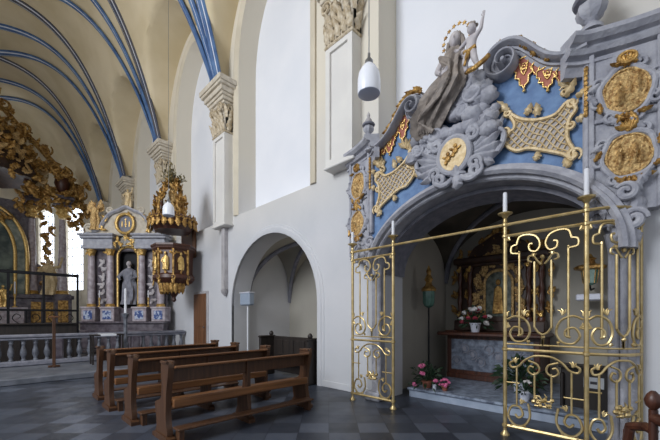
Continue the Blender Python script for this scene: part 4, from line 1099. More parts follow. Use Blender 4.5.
# things on the altar table
def flower_bunch(mb, c, rad, n, r, seed, k):
    r_ = random.Random(seed); mb.k = k
    for _ in range(n):
        a = r_.uniform(0, 2*PI); ph = r_.uniform(0, PI*.62); p = (c[0]+rad*math.sin(ph)*math.cos(a), c[1]+rad*math.sin(ph)*math.sin(a), c[2]+rad*math.cos(ph))
        mb.ball(p, (r, r, r*.75), 8, lump=.6, ls=9)
def foliage(mb, c, rad, n, L, seed, W=.4, k=0):
    r_ = random.Random(seed); mb.k = k
    for _ in range(n):
        a = r_.uniform(0, 2*PI); ph = r_.uniform(.1, PI*.6); d = Vector((math.sin(ph)*math.cos(a), math.sin(ph)*math.sin(a), math.cos(ph)))
        p = Vector(c)+Vector((d.x*rad, d.y*rad, d.z*rad*1.1))*r_.uniform(.3, 1); l = L*r_.uniform(.6, 1.2)
        sd = d.cross(Vector((r_.uniform(-1, 1), r_.uniform(-1, 1), .3))).normalized()*l*W*.5
        q = p+d*l+Vector((0, 0, -l*.3)); m_ = (p+q)/2 + Vector((0, 0, l*.12))
        mb.add([p, m_+sd, q, m_-sd], [(0, 1, 2), (0, 2, 3)])
        if r_.random() < .3: mb.tube([c, p], .004, 4)
def potted(name, label, x, y, z, pr, ph, fr, flowers, seed, potmat='pot', leaves=120, L=.12, cat='plant'):
    t = thing(name, label, cat, (x, y, z))
    mb = MB(); mb.lathe([(pr*.7, 0), (pr*.75, .02), (pr, ph*.85), (pr*1.1, ph*.87), (pr*1.1, ph), (pr*.95, ph)], (x, y, z), 18); mb.build('pot' if cat == 'plant' else 'vase', M[potmat], t)
    mb = MB(); foliage(mb, (x, y, z+ph), fr, leaves, L, seed); mb.build('foliage', M['leaf'], t, smooth=False)
    for (mt, n, r, rad) in flowers:
        mb = MB(); flower_bunch(mb, (x, y, z+ph+.03), rad, n, r, seed+n, 0); split_build(mb, 'flower', M[mt], t, tol=-r*1.2)
potted('flower_vase', 'white vase of white and red roses on the chapel altar table', 7.5, 2.95, 1.22, .11, .2, .3, [('whitepetal', 9, .065, .3), ('redpetal', 8, .055, .28)], 4, leaves=120, cat='vase')
potted('potted_plant', 'leafy plant with pink blooms standing at the left end of the altar step', 5.98, 3.28, .18, .1, .13, .3, [('pink', 5, .055, .27)], 14, potmat='terracotta', leaves=170)
potted('potted_plant', 'low pink cyclamen in a small terracotta pot on the altar step edge', 5.95, 2.9, .18, .06, .09, .09, [('pink', 22, .03, .09)], 24, leaves=40, L=.06, potmat='terracotta')
potted('potted_plant', 'tall dark green leafy plant right of the altar front, behind the gate post', 6.78, 1.86, .18, .13, .2, .36, [('redpetal', 3, .04, .35)], 34, leaves=260, L=.16)
potted('potted_plant', 'small plant in a white ribbed pot on the step behind the right grille', 6.15, 1.62, .18, .085, .16, .14, [('whitepetal', 4, .03, .14)], 44, leaves=60, L=.1)
mb = MB(); mb.lathe([(.035, 0), (.035, .07), (.042, .09), (.036, .09), (.03, .02)], (5.9, 3.08, .18), 14); tag(mb.build('candle_cup', M['pot']), 'tiny white candle cup on the altar step beside the pink cyclamen', 'cup')
# books / cloth on the altar
mb = MB(); mb.box(7.3, 7.6, 3.28, 3.55, 1.22, 1.25, bev=.008); mb.k = 1; mb.box(7.305, 7.59, 3.285, 3.54, 1.228, 1.243); tag(mb.build('altar_book', [M['redwood'], M['paper']]), 'flat reddish book lying at the left end of the chapel altar table', 'book')
# sanctuary lantern on pole
lx, ly = 6.75, 3.66
t = thing('lantern_pole', 'green glass processional lantern with gilded crown on a dark pole', 'lantern', (lx, ly, 0))
z0 = at(427, 306, ST*lx+CT*ly).z
mb = MB(); mb.tube([(lx, ly, .2), (lx, ly, z0)], .018, 8); mb.lathe([(.13, .18), (.13, .2), (.03, .23)], (lx, ly, 0), 14); mb.build('pole', M['iron'], t)
mb = MB(); mb.lathe([(.03, -.04), (.1, .0), (.13, .08), (.135, .32), (.12, .36)], (lx, ly, z0), 8); mb.build('glass', M['greenglass'], t, ang=20)
mb = MB()
for k in range(8):
    a = 2*PI*k/8; mb.tube([(lx+.09*math.cos(a), ly+.09*math.sin(a), z0+.04), (lx+.125*math.cos(a), ly+.125*math.sin(a), z0+.3)], .008, 5)
mb.lathe([(.15, .32), (.165, .36), (.14, .4), (.08, .45), (.06, .52), (.095, .58), (.06, .65), (.04, .7), (.06, .76), (.01, .88)], (lx, ly, z0), 14); mb.build('crown', M['golddark'], t)
# candlesticks beside the retable
# wall lantern on the right
t = thing('wall_lamp', 'dark wall lantern with gilded rim on the right chapel wall', 'lamp', (8.1, .82, 1.9))
q = at(590, 268, ST*7.9+CT*.85); wx_, wy_, wz_ = q
mb = MB(); mb.lathe([(.03, -.32), (.1, -.28), (.13, -.05), (.12, 0)], (wx_, wy_, wz_), 8); mb.build('glass', M['greenglass'], t, ang=20)
mb = MB(); mb.lathe([(.14, -.04), (.24, -.02), (.25, .02), (.2, .05), (.09, .07), (.07, .14), (.1, .17), (.05, .2), (.02, .26)], (wx_, wy_, wz_), 14)
for k in range(8): a = 2*PI*k/8; mb.tube([(wx_+.1*math.cos(a), wy_+.1*math.sin(a), wz_-.28), (wx_+.135*math.cos(a), wy_+.135*math.sin(a), wz_)], .01, 5)
mb.build('crown', M['golddark'], t)
mb = MB(); mb.box(wx_-.12, wx_+.2, wy_-.2, wy_+.2, wz_-.6, wz_-.48, bev=.02); mb.build('shelf', M['pot'], t)  # white notice below the lantern, built as a block
mb = MB(); mb.tube(lerp3([(wx_, wy_, wz_-.32), (wx_+.1, wy_, wz_-.4), (CXB-.0, wy_, wz_-.35)]), .015, 6); mb.build('bracket', M['iron'], t)
mb = MB(); mb.box(8.1, 8.25, .3, .5, 2.25, 2.5, bev=.02); mb.k = 1; mb.box(8.095, 8.1, .32, .48, 2.27, 2.48); tag(mb.build('loudspeaker', [M['iron'], M['darkwood']]), 'small black loudspeaker high in the right back corner of the chapel', 'speaker')
# dark kneeler behind the grille with a notice
t = thing('kneeler_bench', 'dark wooden kneeler with a small white notice behind the right grille', 'bench', (6.2, .8, 0))
mb = MB(); mb.box(6.25, 6.32, .35, 1.15, .0, .78, bev=.015); mb.build('front_board', M['darkwood'], t)
mb = MB(); mb.box(6.15, 6.5, .33, 1.17, .78, .82, bev=.015); mb.build('arm_shelf', M['darkwood'], t)
for y in (.35, 1.1):
    mb = MB(); mb.box(6.2, 6.75, y, y+.05, 0, .7, bev=.015); mb.build('side_panel', M['darkwood'], t)
mb = MB(); mb.box(6.235, 6.25, .62, .86, .5, .66); mb.k = 1; mb.box(6.23, 6.236, .7, .78, .56, .6); mb.build('notice', [M['paper'], M['ink']], t, smooth=False)
# ================================================================== PULPIT
pc = at(174, 300, 11.55); px_, py_ = pc.x, pc.y
def ngon_ring(mb, prof, c, n=8, rot=PI/8): mb.lathe(prof, (0, 0, 0), n, m=Matrix.Translation(c) @ Matrix.Rotation(rot, 4, 'Z'))
t = thing('pulpit', 'carved red-brown and gold pulpit tub hanging on the wall beside the side door', 'pulpit', (px_, py_, 2.1))
mb = MB(); ngon_ring(mb, [(.70, 2.95), (.68, 3.05), (.70, 3.75), (.78, 3.82), (.80, 3.9), (.74, 3.93)], (px_, py_, 0)); mb.build('tub', M['redwood'], t, ang=20)
mb = MB(); ngon_ring(mb, [(.78, 3.86), (.83, 3.9), (.82, 3.96), (.7, 3.96)], (px_, py_, 0)); mb.build('hand_rail', M['redwood'], t, ang=20)
mb = MB(); ngon_ring(mb, [(.02, 2.06), (.09, 2.12), (.06, 2.22), (.2, 2.4), (.42, 2.62), (.66, 2.72), (.76, 2.84), (.74, 2.95), (.66, 3.0)], (px_, py_, 0), 16, 0); mb.build('corbel', M['redwood'], t, ang=30)
def around(k, n=8, rad=.66): a = 2*PI*k/n + PI; return frame((px_+rad*math.cos(a), py_+rad*math.sin(a), 0), (-math.sin(a), math.cos(a), 0), (math.cos(a), math.sin(a), 0))
for k in (-2, -1, 0, 1, 2):
    fr = around(k); mb = MB(fr); robed(mb, [(0, 3.1, .03, .09, .04), (0, 3.3, .03, .1, .05), (0, 3.5, .03, .09, .04), (0, 3.57, .03, .03, .02)], folds=5, n=16, seed=k); mb.ball((0, 3.63, .04), (.045, .06, .045), 8)
    mb.tube([(-.09, 3.48, .04), (-.13, 3.36, .08), (-.04, 3.3, .1)], .022, 6); mb.build('gilt_figure', M['gold'], t)
    mb = MB(fr); ornament(mb, [(-.18, 3.68), (.18, 3.68), (0, 3.02)], k+20, .1, .06, 2, .02); mb.build('gilt_carving', M['golddark'], t)
    fr2 = around(k+.5, rad=.7); mb = MB(fr2); mb.box(-.035, .035, 2.95, 3.85, -.03, .05, bev=.01); cscroll(mb, spiral(0, 2.85, .01, .09, 0, 1.4, 16), .03, .03); leaf(mb, 0, 2.95, -PI/2, .35, .14, -.02, .05); mb.build('corner_pilaster', M['golddark'], t)
mb = MB(); 
for k in range(14): 
    a = PI+(k-6.5)*.3; fr = frame((px_+.5*math.cos(a), py_+.5*math.sin(a), 0), (-math.sin(a), math.cos(a), 0), (math.cos(a), math.sin(a), 0))
    leaf(mb, 0, 2.72, -PI/2, .4, .2, .0, .06, m=fr, curl=-.5)
mb.build('acanthus', M['golddark'], t)
# back board
mb = MB(WALL); mb.box(12.0, 13.15, 3.7, 4.9, -.105, -.004, bev=.02); mb.k = 1
mb.box(12.12, 13.03, 3.9, 4.75, -.12, -.1, bev=.01); o_ = tag(mb.build('pulpit_back_panel', [M['doorwood'], M['redwood']]), 'red-brown wooden wall panel between the pulpit tub and its canopy', 'panel'); t.scale = (.87, .87, 1)
# canopy
cx_, cy_ = px_-.03, py_+.02
t = thing('pulpit_canopy', 'gilded sounding board crowned with leafy scrolls and figures above the pulpit', 'canopy', (cx_, cy_, 4.5))
mb = MB(); ngon_ring(mb, [(.2, 4.5), (.62, 4.46), (.72, 4.6), (.84, 4.78), (.86, 4.86), (.8, 4.92), (.6, 5.0), (.3, 5.12), (.1, 5.2)], (cx_, cy_, 0), 16, 0); mb.build('sounding_board', M['redwood'], t, ang=30)
mb = MB()
for k in range(22):
    a = 2*PI*k/22; fr = frame((cx_+.78*math.cos(a), cy_+.78*math.sin(a), 0), (-math.sin(a), math.cos(a), 0), (math.cos(a), math.sin(a), 0))
    if cx_+.95*math.cos(a) > WX: continue
    leaf(mb, 0, 4.8, -PI/2, .3, .2, .03, .05, m=fr); mb.tube([fr @ Vector(p) for p in ((-.1, 4.84, .06), (0, 4.78, .09), (.1, 4.84, .06))], .035, 6)
    cscroll(mb, [(x, z) for x, z in spiral(0, 4.93, .01, .08, 0, 1.3, 14)], .024, .02, m=fr)
mb.build('fringe', M['golddark'], t)
rr = random.Random(9)
mb = MB()
for k in range(6):
    a = 2*PI*k/6+.4; q = Vector((math.cos(a), math.sin(a), 0))
    pts = lerp3([tuple(Vector((cx_, cy_, 5.0))+q*.7*(.95 if q.x < .5 else .6)), tuple(Vector((cx_, cy_, 5.45))+q*.62*(1 if q.x < .5 else .6)), tuple(Vector((cx_, cy_, 5.9))+q*.3), tuple(Vector((cx_, cy_, 6.2))+q*.12)], 5)
    mb.tube(pts, [.05]*8+[.035]*8, 6); 
    for p in pts[::2]:
        for _ in range(3):
            fr = Matrix.Translation(p) @ Matrix.Rotation(rr.uniform(0, 6), 4, 'Z') @ Matrix.Rotation(PI/2, 4, 'X'); leaf(mb, 0, 0, rr.uniform(.3, 2.6), .22, .12, 0, .03, m=fr, curl=.6)
mb.build('scroll_crown', M['golddark'], t)
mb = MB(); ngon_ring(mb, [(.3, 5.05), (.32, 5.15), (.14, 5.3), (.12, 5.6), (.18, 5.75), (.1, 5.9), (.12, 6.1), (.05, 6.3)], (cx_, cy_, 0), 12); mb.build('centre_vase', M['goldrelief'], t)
mb = MB()
for k in range(46):
    a = rr.uniform(0, 2*PI); e = rr.uniform(.3, 1.5); L = rr.uniform(.3, .8); d = Vector((math.cos(a)*math.cos(e)*.75, math.sin(a)*math.cos(e)*.75, math.sin(e)))
    p0 = Vector((cx_, cy_, 6.0)); p1 = p0+d*L; mb.tube([p0, (p0+p1)/2+Vector((0, 0, .05)), p1], .009, 4)
    for _ in range(5):
        q = p0+(p1-p0)*rr.uniform(.4, 1); sd = Vector((rr.uniform(-1, 1), rr.uniform(-1, 1), rr.uniform(-1, 1)))*.05; up = Vector((rr.uniform(-1, 1), rr.uniform(-1, 1), rr.uniform(0, 1)))*.1
        mb.add([q, q+up*.5+sd, q+up, q+up*.5-sd], [(0, 1, 2, 3)])
mb.build('foliage_spray', M['leaflight'], t, smooth=False); t.scale = (.9, .9, 1)
def gold_figure(name, label, m, k=1.0, mt='gold', cat='statue', arms=True, seed=1, wings=False, group=None):
    """robed standing figure, local x right, y up, z towards the viewer; height about 1"""
    loc = m.translation
    t = thing(name, label, cat, loc, group=group); mm = m @ Matrix.Diagonal((k, k, k, 1))
    mb = MB(mm); robed(mb, [(0, 0, 0, .15, .12), (.02, .2, 0, .14, .11), (.03, .4, .01, .15, .12), (.01, .55, 0, .12, .09), (0, .68, 0, .14, .09), (0, .78, 0, .13, .08), (0, .83, 0, .04, .04)], folds=7, n=24, amp=.16, seed=seed); mb.build('robe', M[mt], t)
    mb = MB(mm); mb.tube([(0, .8, 0), (0, .87, .005)], .035, 8); head(mb, (0, .92, .01), .065, yaw=.2*seed); mb.build('head', M[mt if mt != 'stonedark' else 'flesh'], t)
    for s in (-1, 1):
        mb = MB(mm); mb.tube(lerp3([(s*.12, .75, 0), (s*.2, .62, .06), (s*.12, .56, .16)]) if s < 0 or not arms else lerp3([(s*.12, .75, 0), (s*.24, .78, .06), (s*.28, .95, .08)]), [.04]*7+[.028]*6, 8)
        hand(mb, Matrix.Translation((s*.12, .56, .16) if s < 0 or not arms else (s*.28, .95, .08)) @ Matrix.Rotation(-s*.2, 4, 'Z'), .8); mb.build('arm', M[mt], t)
        if wings:
            mb = MB(mm)
            for q in range(6): leaf(mb, s*.05, .7, PI/2-s*(.3+.22*q), .42-.03*q, .12, -.08, .02, curl=.1)
            mb.build('wing', M[mt], t)
    return t
gold_figure('prophet_figure', 'small dark figure among the leafy crown of the pulpit canopy', Matrix.Translation((cx_-.38, cy_+.1, 5.0)) @ frame((0, 0, 0), (CT, -ST, 0), (-ST, -CT, 0)), .75, 'redwood', seed=2)
gold_figure('winged_figure', 'small gilded winged figure on the near rim of the pulpit canopy', Matrix.Translation((cx_+.1, cy_-.44, 5.0)) @ frame((0, 0, 0), (CT, -ST, 0), (-ST, -CT, 0)), .6, 'golddark', seed=3, wings=True)

# ================================================================== SIDE ALTAR
D = 13.4; K = D/F
o0 = at(128.5, 317, D); SA = frame((o0.x, o0.y, 0), (CT, -ST, 0), (-ST, -CT, 0))
t = thing('side_altar', 'marble side altar with four columns, dark arched niche and gilded wreath pediment', 'altar', (o0.x, o0.y, .15))
mb = MB(SA); mb.box(-1.72, 1.62, .15, .32, -.1, .55, bev=.02); mb.box(-1.62, 1.55, .32, .95, -.1, .42, bev=.02); mb.box(-1.7, 1.6, .95, 1.05, -.12, .5, bev=.02); mb.box(-1.66, 1.56, 1.05, 1.3, -.1, .36); mb.box(-1.74, 1.64, 1.3, 1.38, -.12, .46, bev=.02); mb.build('predella', M['marbled'], t)
for a in (-1.36, -.62, .62, 1.36):
    mb = MB(SA); mb.box(a-.27, a+.27, 1.38, 1.92, -.1, .36, bev=.02); mb.box(a-.3, a+.3, 1.87, 1.95, -.1, .4, bev=.02); mb.k = 1; mb.box(a-.17, a+.17, 1.46, 1.8, .36, .375, bev=.01); mb.build('pedestal', [M['marble'], M['bluemarble']], t)
    m = SA @ Matrix.Translation((a, 1.95, .16)) @ Matrix.Rotation(-PI/2, 4, 'X')
    mb = MB(m); mb.lathe([(.125, .1), (.13, .5), (.128, 1.0), (.112, 2.0)], n=20); c = mb.build('column', M['marble'], t)
    mb = MB(m); mb.lathe([(.17, 0), (.175, .03), (.15, .06), (.16, .09), (.13, .12)], n=20); mb.build('base', M['gold'], c)
    mb = MB(SA @ Matrix.Translation((a, 0, .16))); mb.lathe([(.11, 0), (.13, .1), (.17, .22), (.19, .27)], (0, 0, 0), 14, m=Matrix.Translation((0, 3.95, 0)) @ Matrix.Rotation(-PI/2, 4, 'X'))
    ornament(mb, [(-.08, 4.05), (.08, 4.05), (0, 4.0), (0, 4.15)], int(a*10), .1, .07, 2, .12); mb.build('capital', M['gold'], c)
mb = MB(SA); mb.plate([(-1.6, 1.38), (1.5, 1.38), (1.5, 4.2), (-1.6, 4.2)], [[(-.4, 1.9), (.4, 1.9)] + arc(0, 3.95, .4, .36, 0, PI, 16)], -.12, 0); mb.build('back_wall', M['marbled'], t, smooth=False)
mb = MB(SA); mb.plate([(-.5, 1.85), (.5, 1.85), (.5, 4.4), (-.5, 4.4)], (), -.3, -.24); mb.build('niche_back', M['iron'], t, smooth=False)
mb = MB(SA); mb.tube([(-.41, 1.9, .03)] + [(-.41, 2.3+.3*i, .03) for i in range(6)] + [(x, y, .03) for x, y in arc(0, 3.95, .41, .38, PI, 0, 18)] + [(.41, 3.8-.3*i, .03) for i in range(6)] + [(.41, 1.9, .03)], .05, 8); mb.build('gilt_arch', M['gold'], t)
for s in (-1, 1):
    mb = MB(SA); ornament(mb, [(s*.98, 2.2+.3*i) for i in range(6)], 7, .2, .12, 3, .03); mb.build('silver_carving', M['flesh'], t)
    # entablature blocks
    mb = MB(SA); x0, x1 = sorted((s*.42, s*1.62))
    mb.box(x0, x1, 4.2, 4.34, -.12, .36, bev=.02); mb.box(x0+.03, x1-.03, 4.34, 4.6, -.12, .32, bev=.01); mb.box(x0-.05, x1+.05, 4.6, 4.7, -.12, .42, bev=.02); mb.box(x0-.09, x1+.09, 4.7, 4.78, -.12, .48, bev=.02); mb.build('entablature', M['stone'], t, ang=30)
mb = MB(SA); pts = [(-1.6, 4.76), (-1.35, 4.9), (-1.05, 5.0), (-.85, 5.3), (-.6, 5.6), (-.3, 5.72), (0, 5.86), (.3, 5.72), (.6, 5.6), (.85, 5.3), (1.05, 5.0), (1.3, 4.9), (1.52, 4.76)]
mb.plate(smooth2(pts, 3), (), -.12, .12); mb.build('gable', M['capital'], t)
for s in (-1, 1):
    mb = MB(SA); cscroll(mb, [(s*x, y) for x, y in spiral(1.42, 5.02, .03, .2, PI, -1.5, 24)], .07, .2, 8); cscroll(mb, [(s*x, y) for x, y in spiral(.62, 5.72, .02, .14, 0, 1.5, 20)], .05, .2, 8); mb.build('gable_volute', M['capital'], t)
mb = MB(SA)
mb.plate(smooth2([(-1.0, 4.8), (-.7, 5.15), (-.42, 5.45), (0, 5.6), (.42, 5.45), (.7, 5.15), (1.0, 4.8)], 3), (), .12, .14); mb.build('gable_field', M['capital'], t)
mb = MB(SA); mb.sweep([(-.06, -.1), (-.06, .2), (0, .26), (.06, .24), (.06, -.1)], smooth2(pts, 4)); mb.build('gable_cornice', M['stone'], t, ang=35)
mb = MB(SA); mb.tube([(.34*math.cos(i*PI/16), 5.2+.38*math.sin(i*PI/16), .24) for i in range(32)], .055, 8, closed=True); ornament(mb, [(.34*math.cos(i*PI/5), 5.2+.38*math.sin(i*PI/5)) for i in range(10)], 12, .1, .07, 2, .22); w_ = mb.build('wreath', M['gold'], t)
mb = MB(SA); mb.plate(arc(0, 5.2, .3, .34, 0, 2*PI, 28)[:-1], (), .14, .17); mb.k = 1
for x in (-.14, 0, .14): mb.box(x-.018, x+.018, 5.08, 5.3, .17, .19)
mb.box(-.05, .05, 5.17, 5.2, .17, .19); mb.box(-.012, .012, 5.3, 5.42, .17, .19); mb.box(-.045, .045, 5.36, 5.38, .17, .19); mb.build('monogram', [M['stonedark'], M['gold']], w_, smooth=False)
mb = MB(SA); ornament(mb, [(-.5, 4.5), (-.3, 4.55), (0, 4.6), (.3, 4.55), (.5, 4.5), (-.42, 4.3), (.42, 4.3), (-.2, 4.4), (.2, 4.4), (-.75, 5.4), (.75, 5.4), (-.9, 5.0), (.9, 5.0)], 31, .18, .1, 3, .2); mb.build('gilt_ornament', M['gold'], t)
gold_figure('saint_statue', 'dark robed statue standing in the arched niche of the side altar', SA @ Matrix.Translation((0, 2.05, -.05)), 1.75, 'stonedark', seed=1, arms=False)
gold_figure('gable_figure', 'small stone and gilt figure on the peak of the side altar', SA @ Matrix.Translation((0, 5.88, .05)), .75, 'goldpale', seed=2)
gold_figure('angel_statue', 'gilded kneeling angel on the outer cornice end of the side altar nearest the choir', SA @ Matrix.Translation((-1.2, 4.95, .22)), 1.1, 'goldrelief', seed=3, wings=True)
for i, a in enumerate((-.95, .95)):
    pnt = SA @ Vector((a, 1.95, .3)); tt = thing('altar_candlestick', 'pale candlestick with candle between the %s pair of side altar columns' % ('choir-side' if i == 0 else 'pulpit-side'), 'candlestick', pnt)
    mb = MB(); mb.lathe([(.07, 0), (.07, .02), (.02, .06), (.03, .15), (.015, .2), (.05, .34), (.02, .36)], tuple(pnt), 12); mb.build('stick', M['gold'], tt)
    mb = MB(); mb.lathe([(.02, .36), (.02, .62), (.005, .64)], tuple(pnt), 8); mb.build('wax', M['candle'], tt)

# ================================================================== COMMUNION RAIL, SCREEN, FURNITURE
RY = 13.0
t = thing('communion_rail', 'grey marble communion rail with turned balusters between nave and side altar', 'balustrade', (1.6, RY, .15))
mb = MB(); mb.box(-2.4, 5.2, RY-.13, RY+.13, .95, 1.05, bev=.03); mb.box(-2.4, 5.2, RY-.1, RY+.1, .89, .95, bev=.02); mb.build('handrail', M['stonedark'], t)
mb = MB(); mb.box(-2.4, 5.2, RY-.14, RY+.14, .15, .3, bev=.03); mb.build('plinth', M['stonedark'], t)
prof = [(.06, 0), (.06, .04), (.04, .07), (.05, .12), (.078, .2), (.07, .3), (.042, .42), (.038, .47), (.055, .5), (.045, .54), (.06, .56), (.06, .6)]
first = None
for i in range(29):
    x = -2.2+.26*i
    if i % 8 == 6: 
        mb = MB(); mb.box(x-.12, x+.12, RY-.12, RY+.12, .29, .9, bev=.02); mb.box(x-.08, x+.08, RY-.135, RY-.12, .36, .82, bev=.01); mb.build('pier', M['marbled'], t); continue
    if first is None:
        mb = MB(); mb.lathe(prof, (x, RY, .29), 10); first = mb.build('baluster', M['baluster'], t); fx = x
    else:
        c = first.copy(); COL.objects.link(c); c.parent = t; c.location.x = x-fx
t = thing('choir_screen', 'tall open black iron choir screen with square uprights behind the communion rail', 'screen', (-.8, 15.1, .15))
for x in (-4.2, -3.3, -2.4, -1.5, -.55, .4, 1.28, 2.22):
    mb = MB(); mb.box(x-.035, x+.035, 15.07, 15.13, .15, 3.1, bev=.008); mb.build('upright', M['iron'], t)
for z, h in ((3.03, .05), (1.78, .035), (.5, .035)):
    mb = MB(); mb.box(-4.6, 2.26, 15.06, 15.14, z-h, z+h, bev=.008); mb.build('rail', M['iron'], t)
for i, x in enumerate((-1.05, -.1, .84, 1.75)):
    mb = MB(); m = frame((x, 15.1, 0), (1, 0, 0), (0, -1, 0))
    for s in (-1, 1):
        cscroll(mb, [(s*px, pz) for px, pz in smooth2([(.0, 1.3), (.2, 1.35), (.34, 1.5), (.26, 1.65), (.14, 1.58), (.2, 1.5)], 5)], .014, 0, m=m)
        cscroll(mb, [(s*px, pz) for px, pz in smooth2([(.0, 1.15), (.2, 1.1), (.34, .95), (.26, .8), (.14, .87), (.2, .95)], 5)], .014, 0, m=m)
    mb.box(-.008, .008, .53, 1.78, -.008, .008, m=m); mb.build('scroll_panel', M['iron'], t)
t = thing('choir_bench', 'dark wooden choir bench seen behind the iron screen', 'bench', (.6, 14.3, .15))
mb = MB(); mb.box(-2.4, 2.1, 14.45, 14.52, .15, 1.3, bev=.01); mb.box(-2.4, 2.1, 14.35, 14.6, 1.3, 1.35, bev=.01); mb.build('back', M['darkwood'], t)
mb = MB(); mb.box(-2.4, 2.1, 14.52, 14.95, .55, .6, bev=.01); mb.build('seat', M['darkwood'], t)
for x in (-2.4, -.9, .6, 2.04):
    mb = MB(); mb.box(x, x+.06, 14.4, 14.95, .15, .95, bev=.01); mb.build('end_panel', M['darkwood'], t)
# paschal candle stand
p = at(125.5, 340, 10.9)
t = thing('paschal_candlestick', 'tall pale candle stand with octagonal shaft in front of the communion rail', 'candlestick', (p.x, p.y, .15))
mb = MB(); mb.lathe([(.17, 0), (.17, .05), (.07, .1), (.06, .16), (.075, .5), (.055, .55), (.055, 1.35), (.09, 1.42), (.12, 1.5), (.06, 1.53)], (p.x, p.y, .15), 8); mb.build('shaft', M['baluster'], t, ang=20)
mb = MB(); mb.lathe([(.038, 1.53), (.038, 2.3), (.01, 2.33)], (p.x, p.y, .15), 12); mb.build('wax', M['candle'], t)
# cloth-covered stand
p = at(107, 340, 10.2)
t = thing('side_table', 'small dark table covered with white linen beside the communion rail', 'table', (p.x, p.y, .15))
mb = MB(); mb.box(p.x-.42, p.x+.42, p.y-.2, p.y+.2, 1.0, 1.03, bev=.01); mb.build('table_top', M['darkwood'], t)
for sx in (-1, 1):
    for sy in (-1, 1): mb = MB(); mb.box(p.x+sx*.38-.02, p.x+sx*.38+.02, p.y+sy*.16-.02, p.y+sy*.16+.02, .15, 1.0); mb.build('leg', M['darkwood'], t)
mb = MB(); mb.box(p.x-.2, p.x+.2, p.y-.215, p.y+.215, 1.031, 1.045, bev=.006); mb.box(p.x-.2, p.x+.2, p.y-.22, p.y-.21, .99, 1.04); tag(mb.build('table_runner', M['cloth']), 'white linen runner lying on the small dark table', 'cloth')
# thin wooden post
p = at(54, 372, 9.4)
t = thing('wooden_stand', 'slim brown wooden post on a cross foot standing before the communion rail', 'stand', (p.x, p.y, .15))
mb = MB(); mb.box(p.x-.035, p.x+.035, p.y-.035, p.y+.035, .2, 1.55, bev=.01); mb.build('post', M['pewend'], t)
mb = MB(); mb.box(p.x-.13, p.x+.13, p.y-.03, p.y+.03, .15, .21, bev=.01); mb.box(p.x-.03, p.x+.03, p.y-.13, p.y+.13, .15, .21, bev=.01); mb.build('foot', M['pewend'], t)
mb = MB(); mb.box(p.x-.12, p.x+.12, p.y-.05, p.y+.05, 1.53, 1.58, bev=.01); mb.build('top_plate', M['doorwood'], t)

# ================================================================== HIGH ALTAR
HY = 28.0; HX = -.2
t = thing('high_altar', 'towering gilded high altar with marble columns, green marble arch and leafy crown', 'altar', (HX, HY, .15))
HA = frame((HX, HY, 0), (1, 0, 0), (0, -1, 0))
mb = MB(HA); mb.box(-4.3, 4.3, .15, .5, -1.2, 2.2, bev=.03); mb.box(-4.1, 4.1, .5, .9, -1.2, 1.6, bev=.03); mb.build('steps', M['marbled'], t)
mb = MB(HA); mb.box(-1.6, 1.6, .9, 2.0, .3, 1.3, bev=.03); mb.box(-1.75, 1.75, 2.0, 2.12, .2, 1.4, bev=.02); mb.build('mensa', M['marble'], t)
mb = MB(HA); mb.box(-4.0, 4.0, .9, 2.7, -1.0, .1, bev=.03); mb.box(-4.1, 4.1, 2.7, 2.95, -1.05, .2, bev=.03); mb.k = 1
for x in (-3.6, -2.9, -2.2, 2.2, 2.9, 3.6): mb.box(x-.24, x+.24, 1.2, 2.5, .1, .14, bev=.02)
mb.build('predella', [M['marbled'], M['golddark']], t)
for i, (x, z) in enumerate(((-3.45, .45), (-2.05, -.55), (2.05, -.55), (3.45, .45))):
    mb = MB(HA); mb.box(x-.42, x+.42, .5, 3.0, z-.42, z+.42, bev=.04); mb.k = 1; mb.box(x-.26, x+.26, 1.2, 2.6, z+.42, z+.46, bev=.02); mb.build('pedestal', [M['marbled'], M['golddark']], t)
    m = HA @ Matrix.Translation((x, 3.0, z)) @ Matrix.Rotation(-PI/2, 4, 'X')
    mb = MB(m); mb.lathe([(.27, .2)] + [(.27-.004*j, .3+.15*j) for j in range(31)], n=24, lobes=3, wob=.07, twist=2.2); c = mb.build('column', M['marble'], t)
    mb = MB(m); mb.lathe([(.36, 0), (.37, .06), (.31, .12), (.34, .18), (.29, .24)], n=20); mb.build('base', M['gold'], c)
    mb = MB(m); mb.lathe([(.2, 4.9), (.24, 5.1), (.34, 5.45), (.4, 5.5), (.4, 5.58)], n=14)
    sub = MB(HA @ Matrix.Translation((x, 0, z))); ornament(sub, [(-.18, 8.0), (.18, 8.0), (0, 8.1), (-.22, 8.35), (.22, 8.35), (0, 8.4)], i, .26, .16, 3, .28)
    n0 = len(mb.v); mb.v += sub.v; mb.f += [tuple(n0+q for q in f) for f in sub.f]; mb.mi += [0]*len(sub.f); mb.build('capital', M['gold'], c)
    mb = MB(HA); mb.box(x-.5, x+.5, 8.58, 8.75, z-.5, z+.5, bev=.03); mb.box(x-.42, x+.42, 8.75, 9.05, z-.42, z+.42, bev=.03); mb.box(x-.58, x+.58, 9.05, 9.25, z-.58, z+.58, bev=.04); mb.build('entablature', M['marbled'], t)
    mb = MB(HA @ Matrix.Translation((x, 9.25, z)) @ Matrix.Rotation(-PI/2, 4, 'X')); mb.lathe([(.2, 0), (.2, .1), (.1, .2), (.3, .5), (.42, .85), (.36, 1.2), (.2, 1.4), (.26, 1.5), (.05, 1.75)], n=18); mb.build('urn', M['redwood'], t)
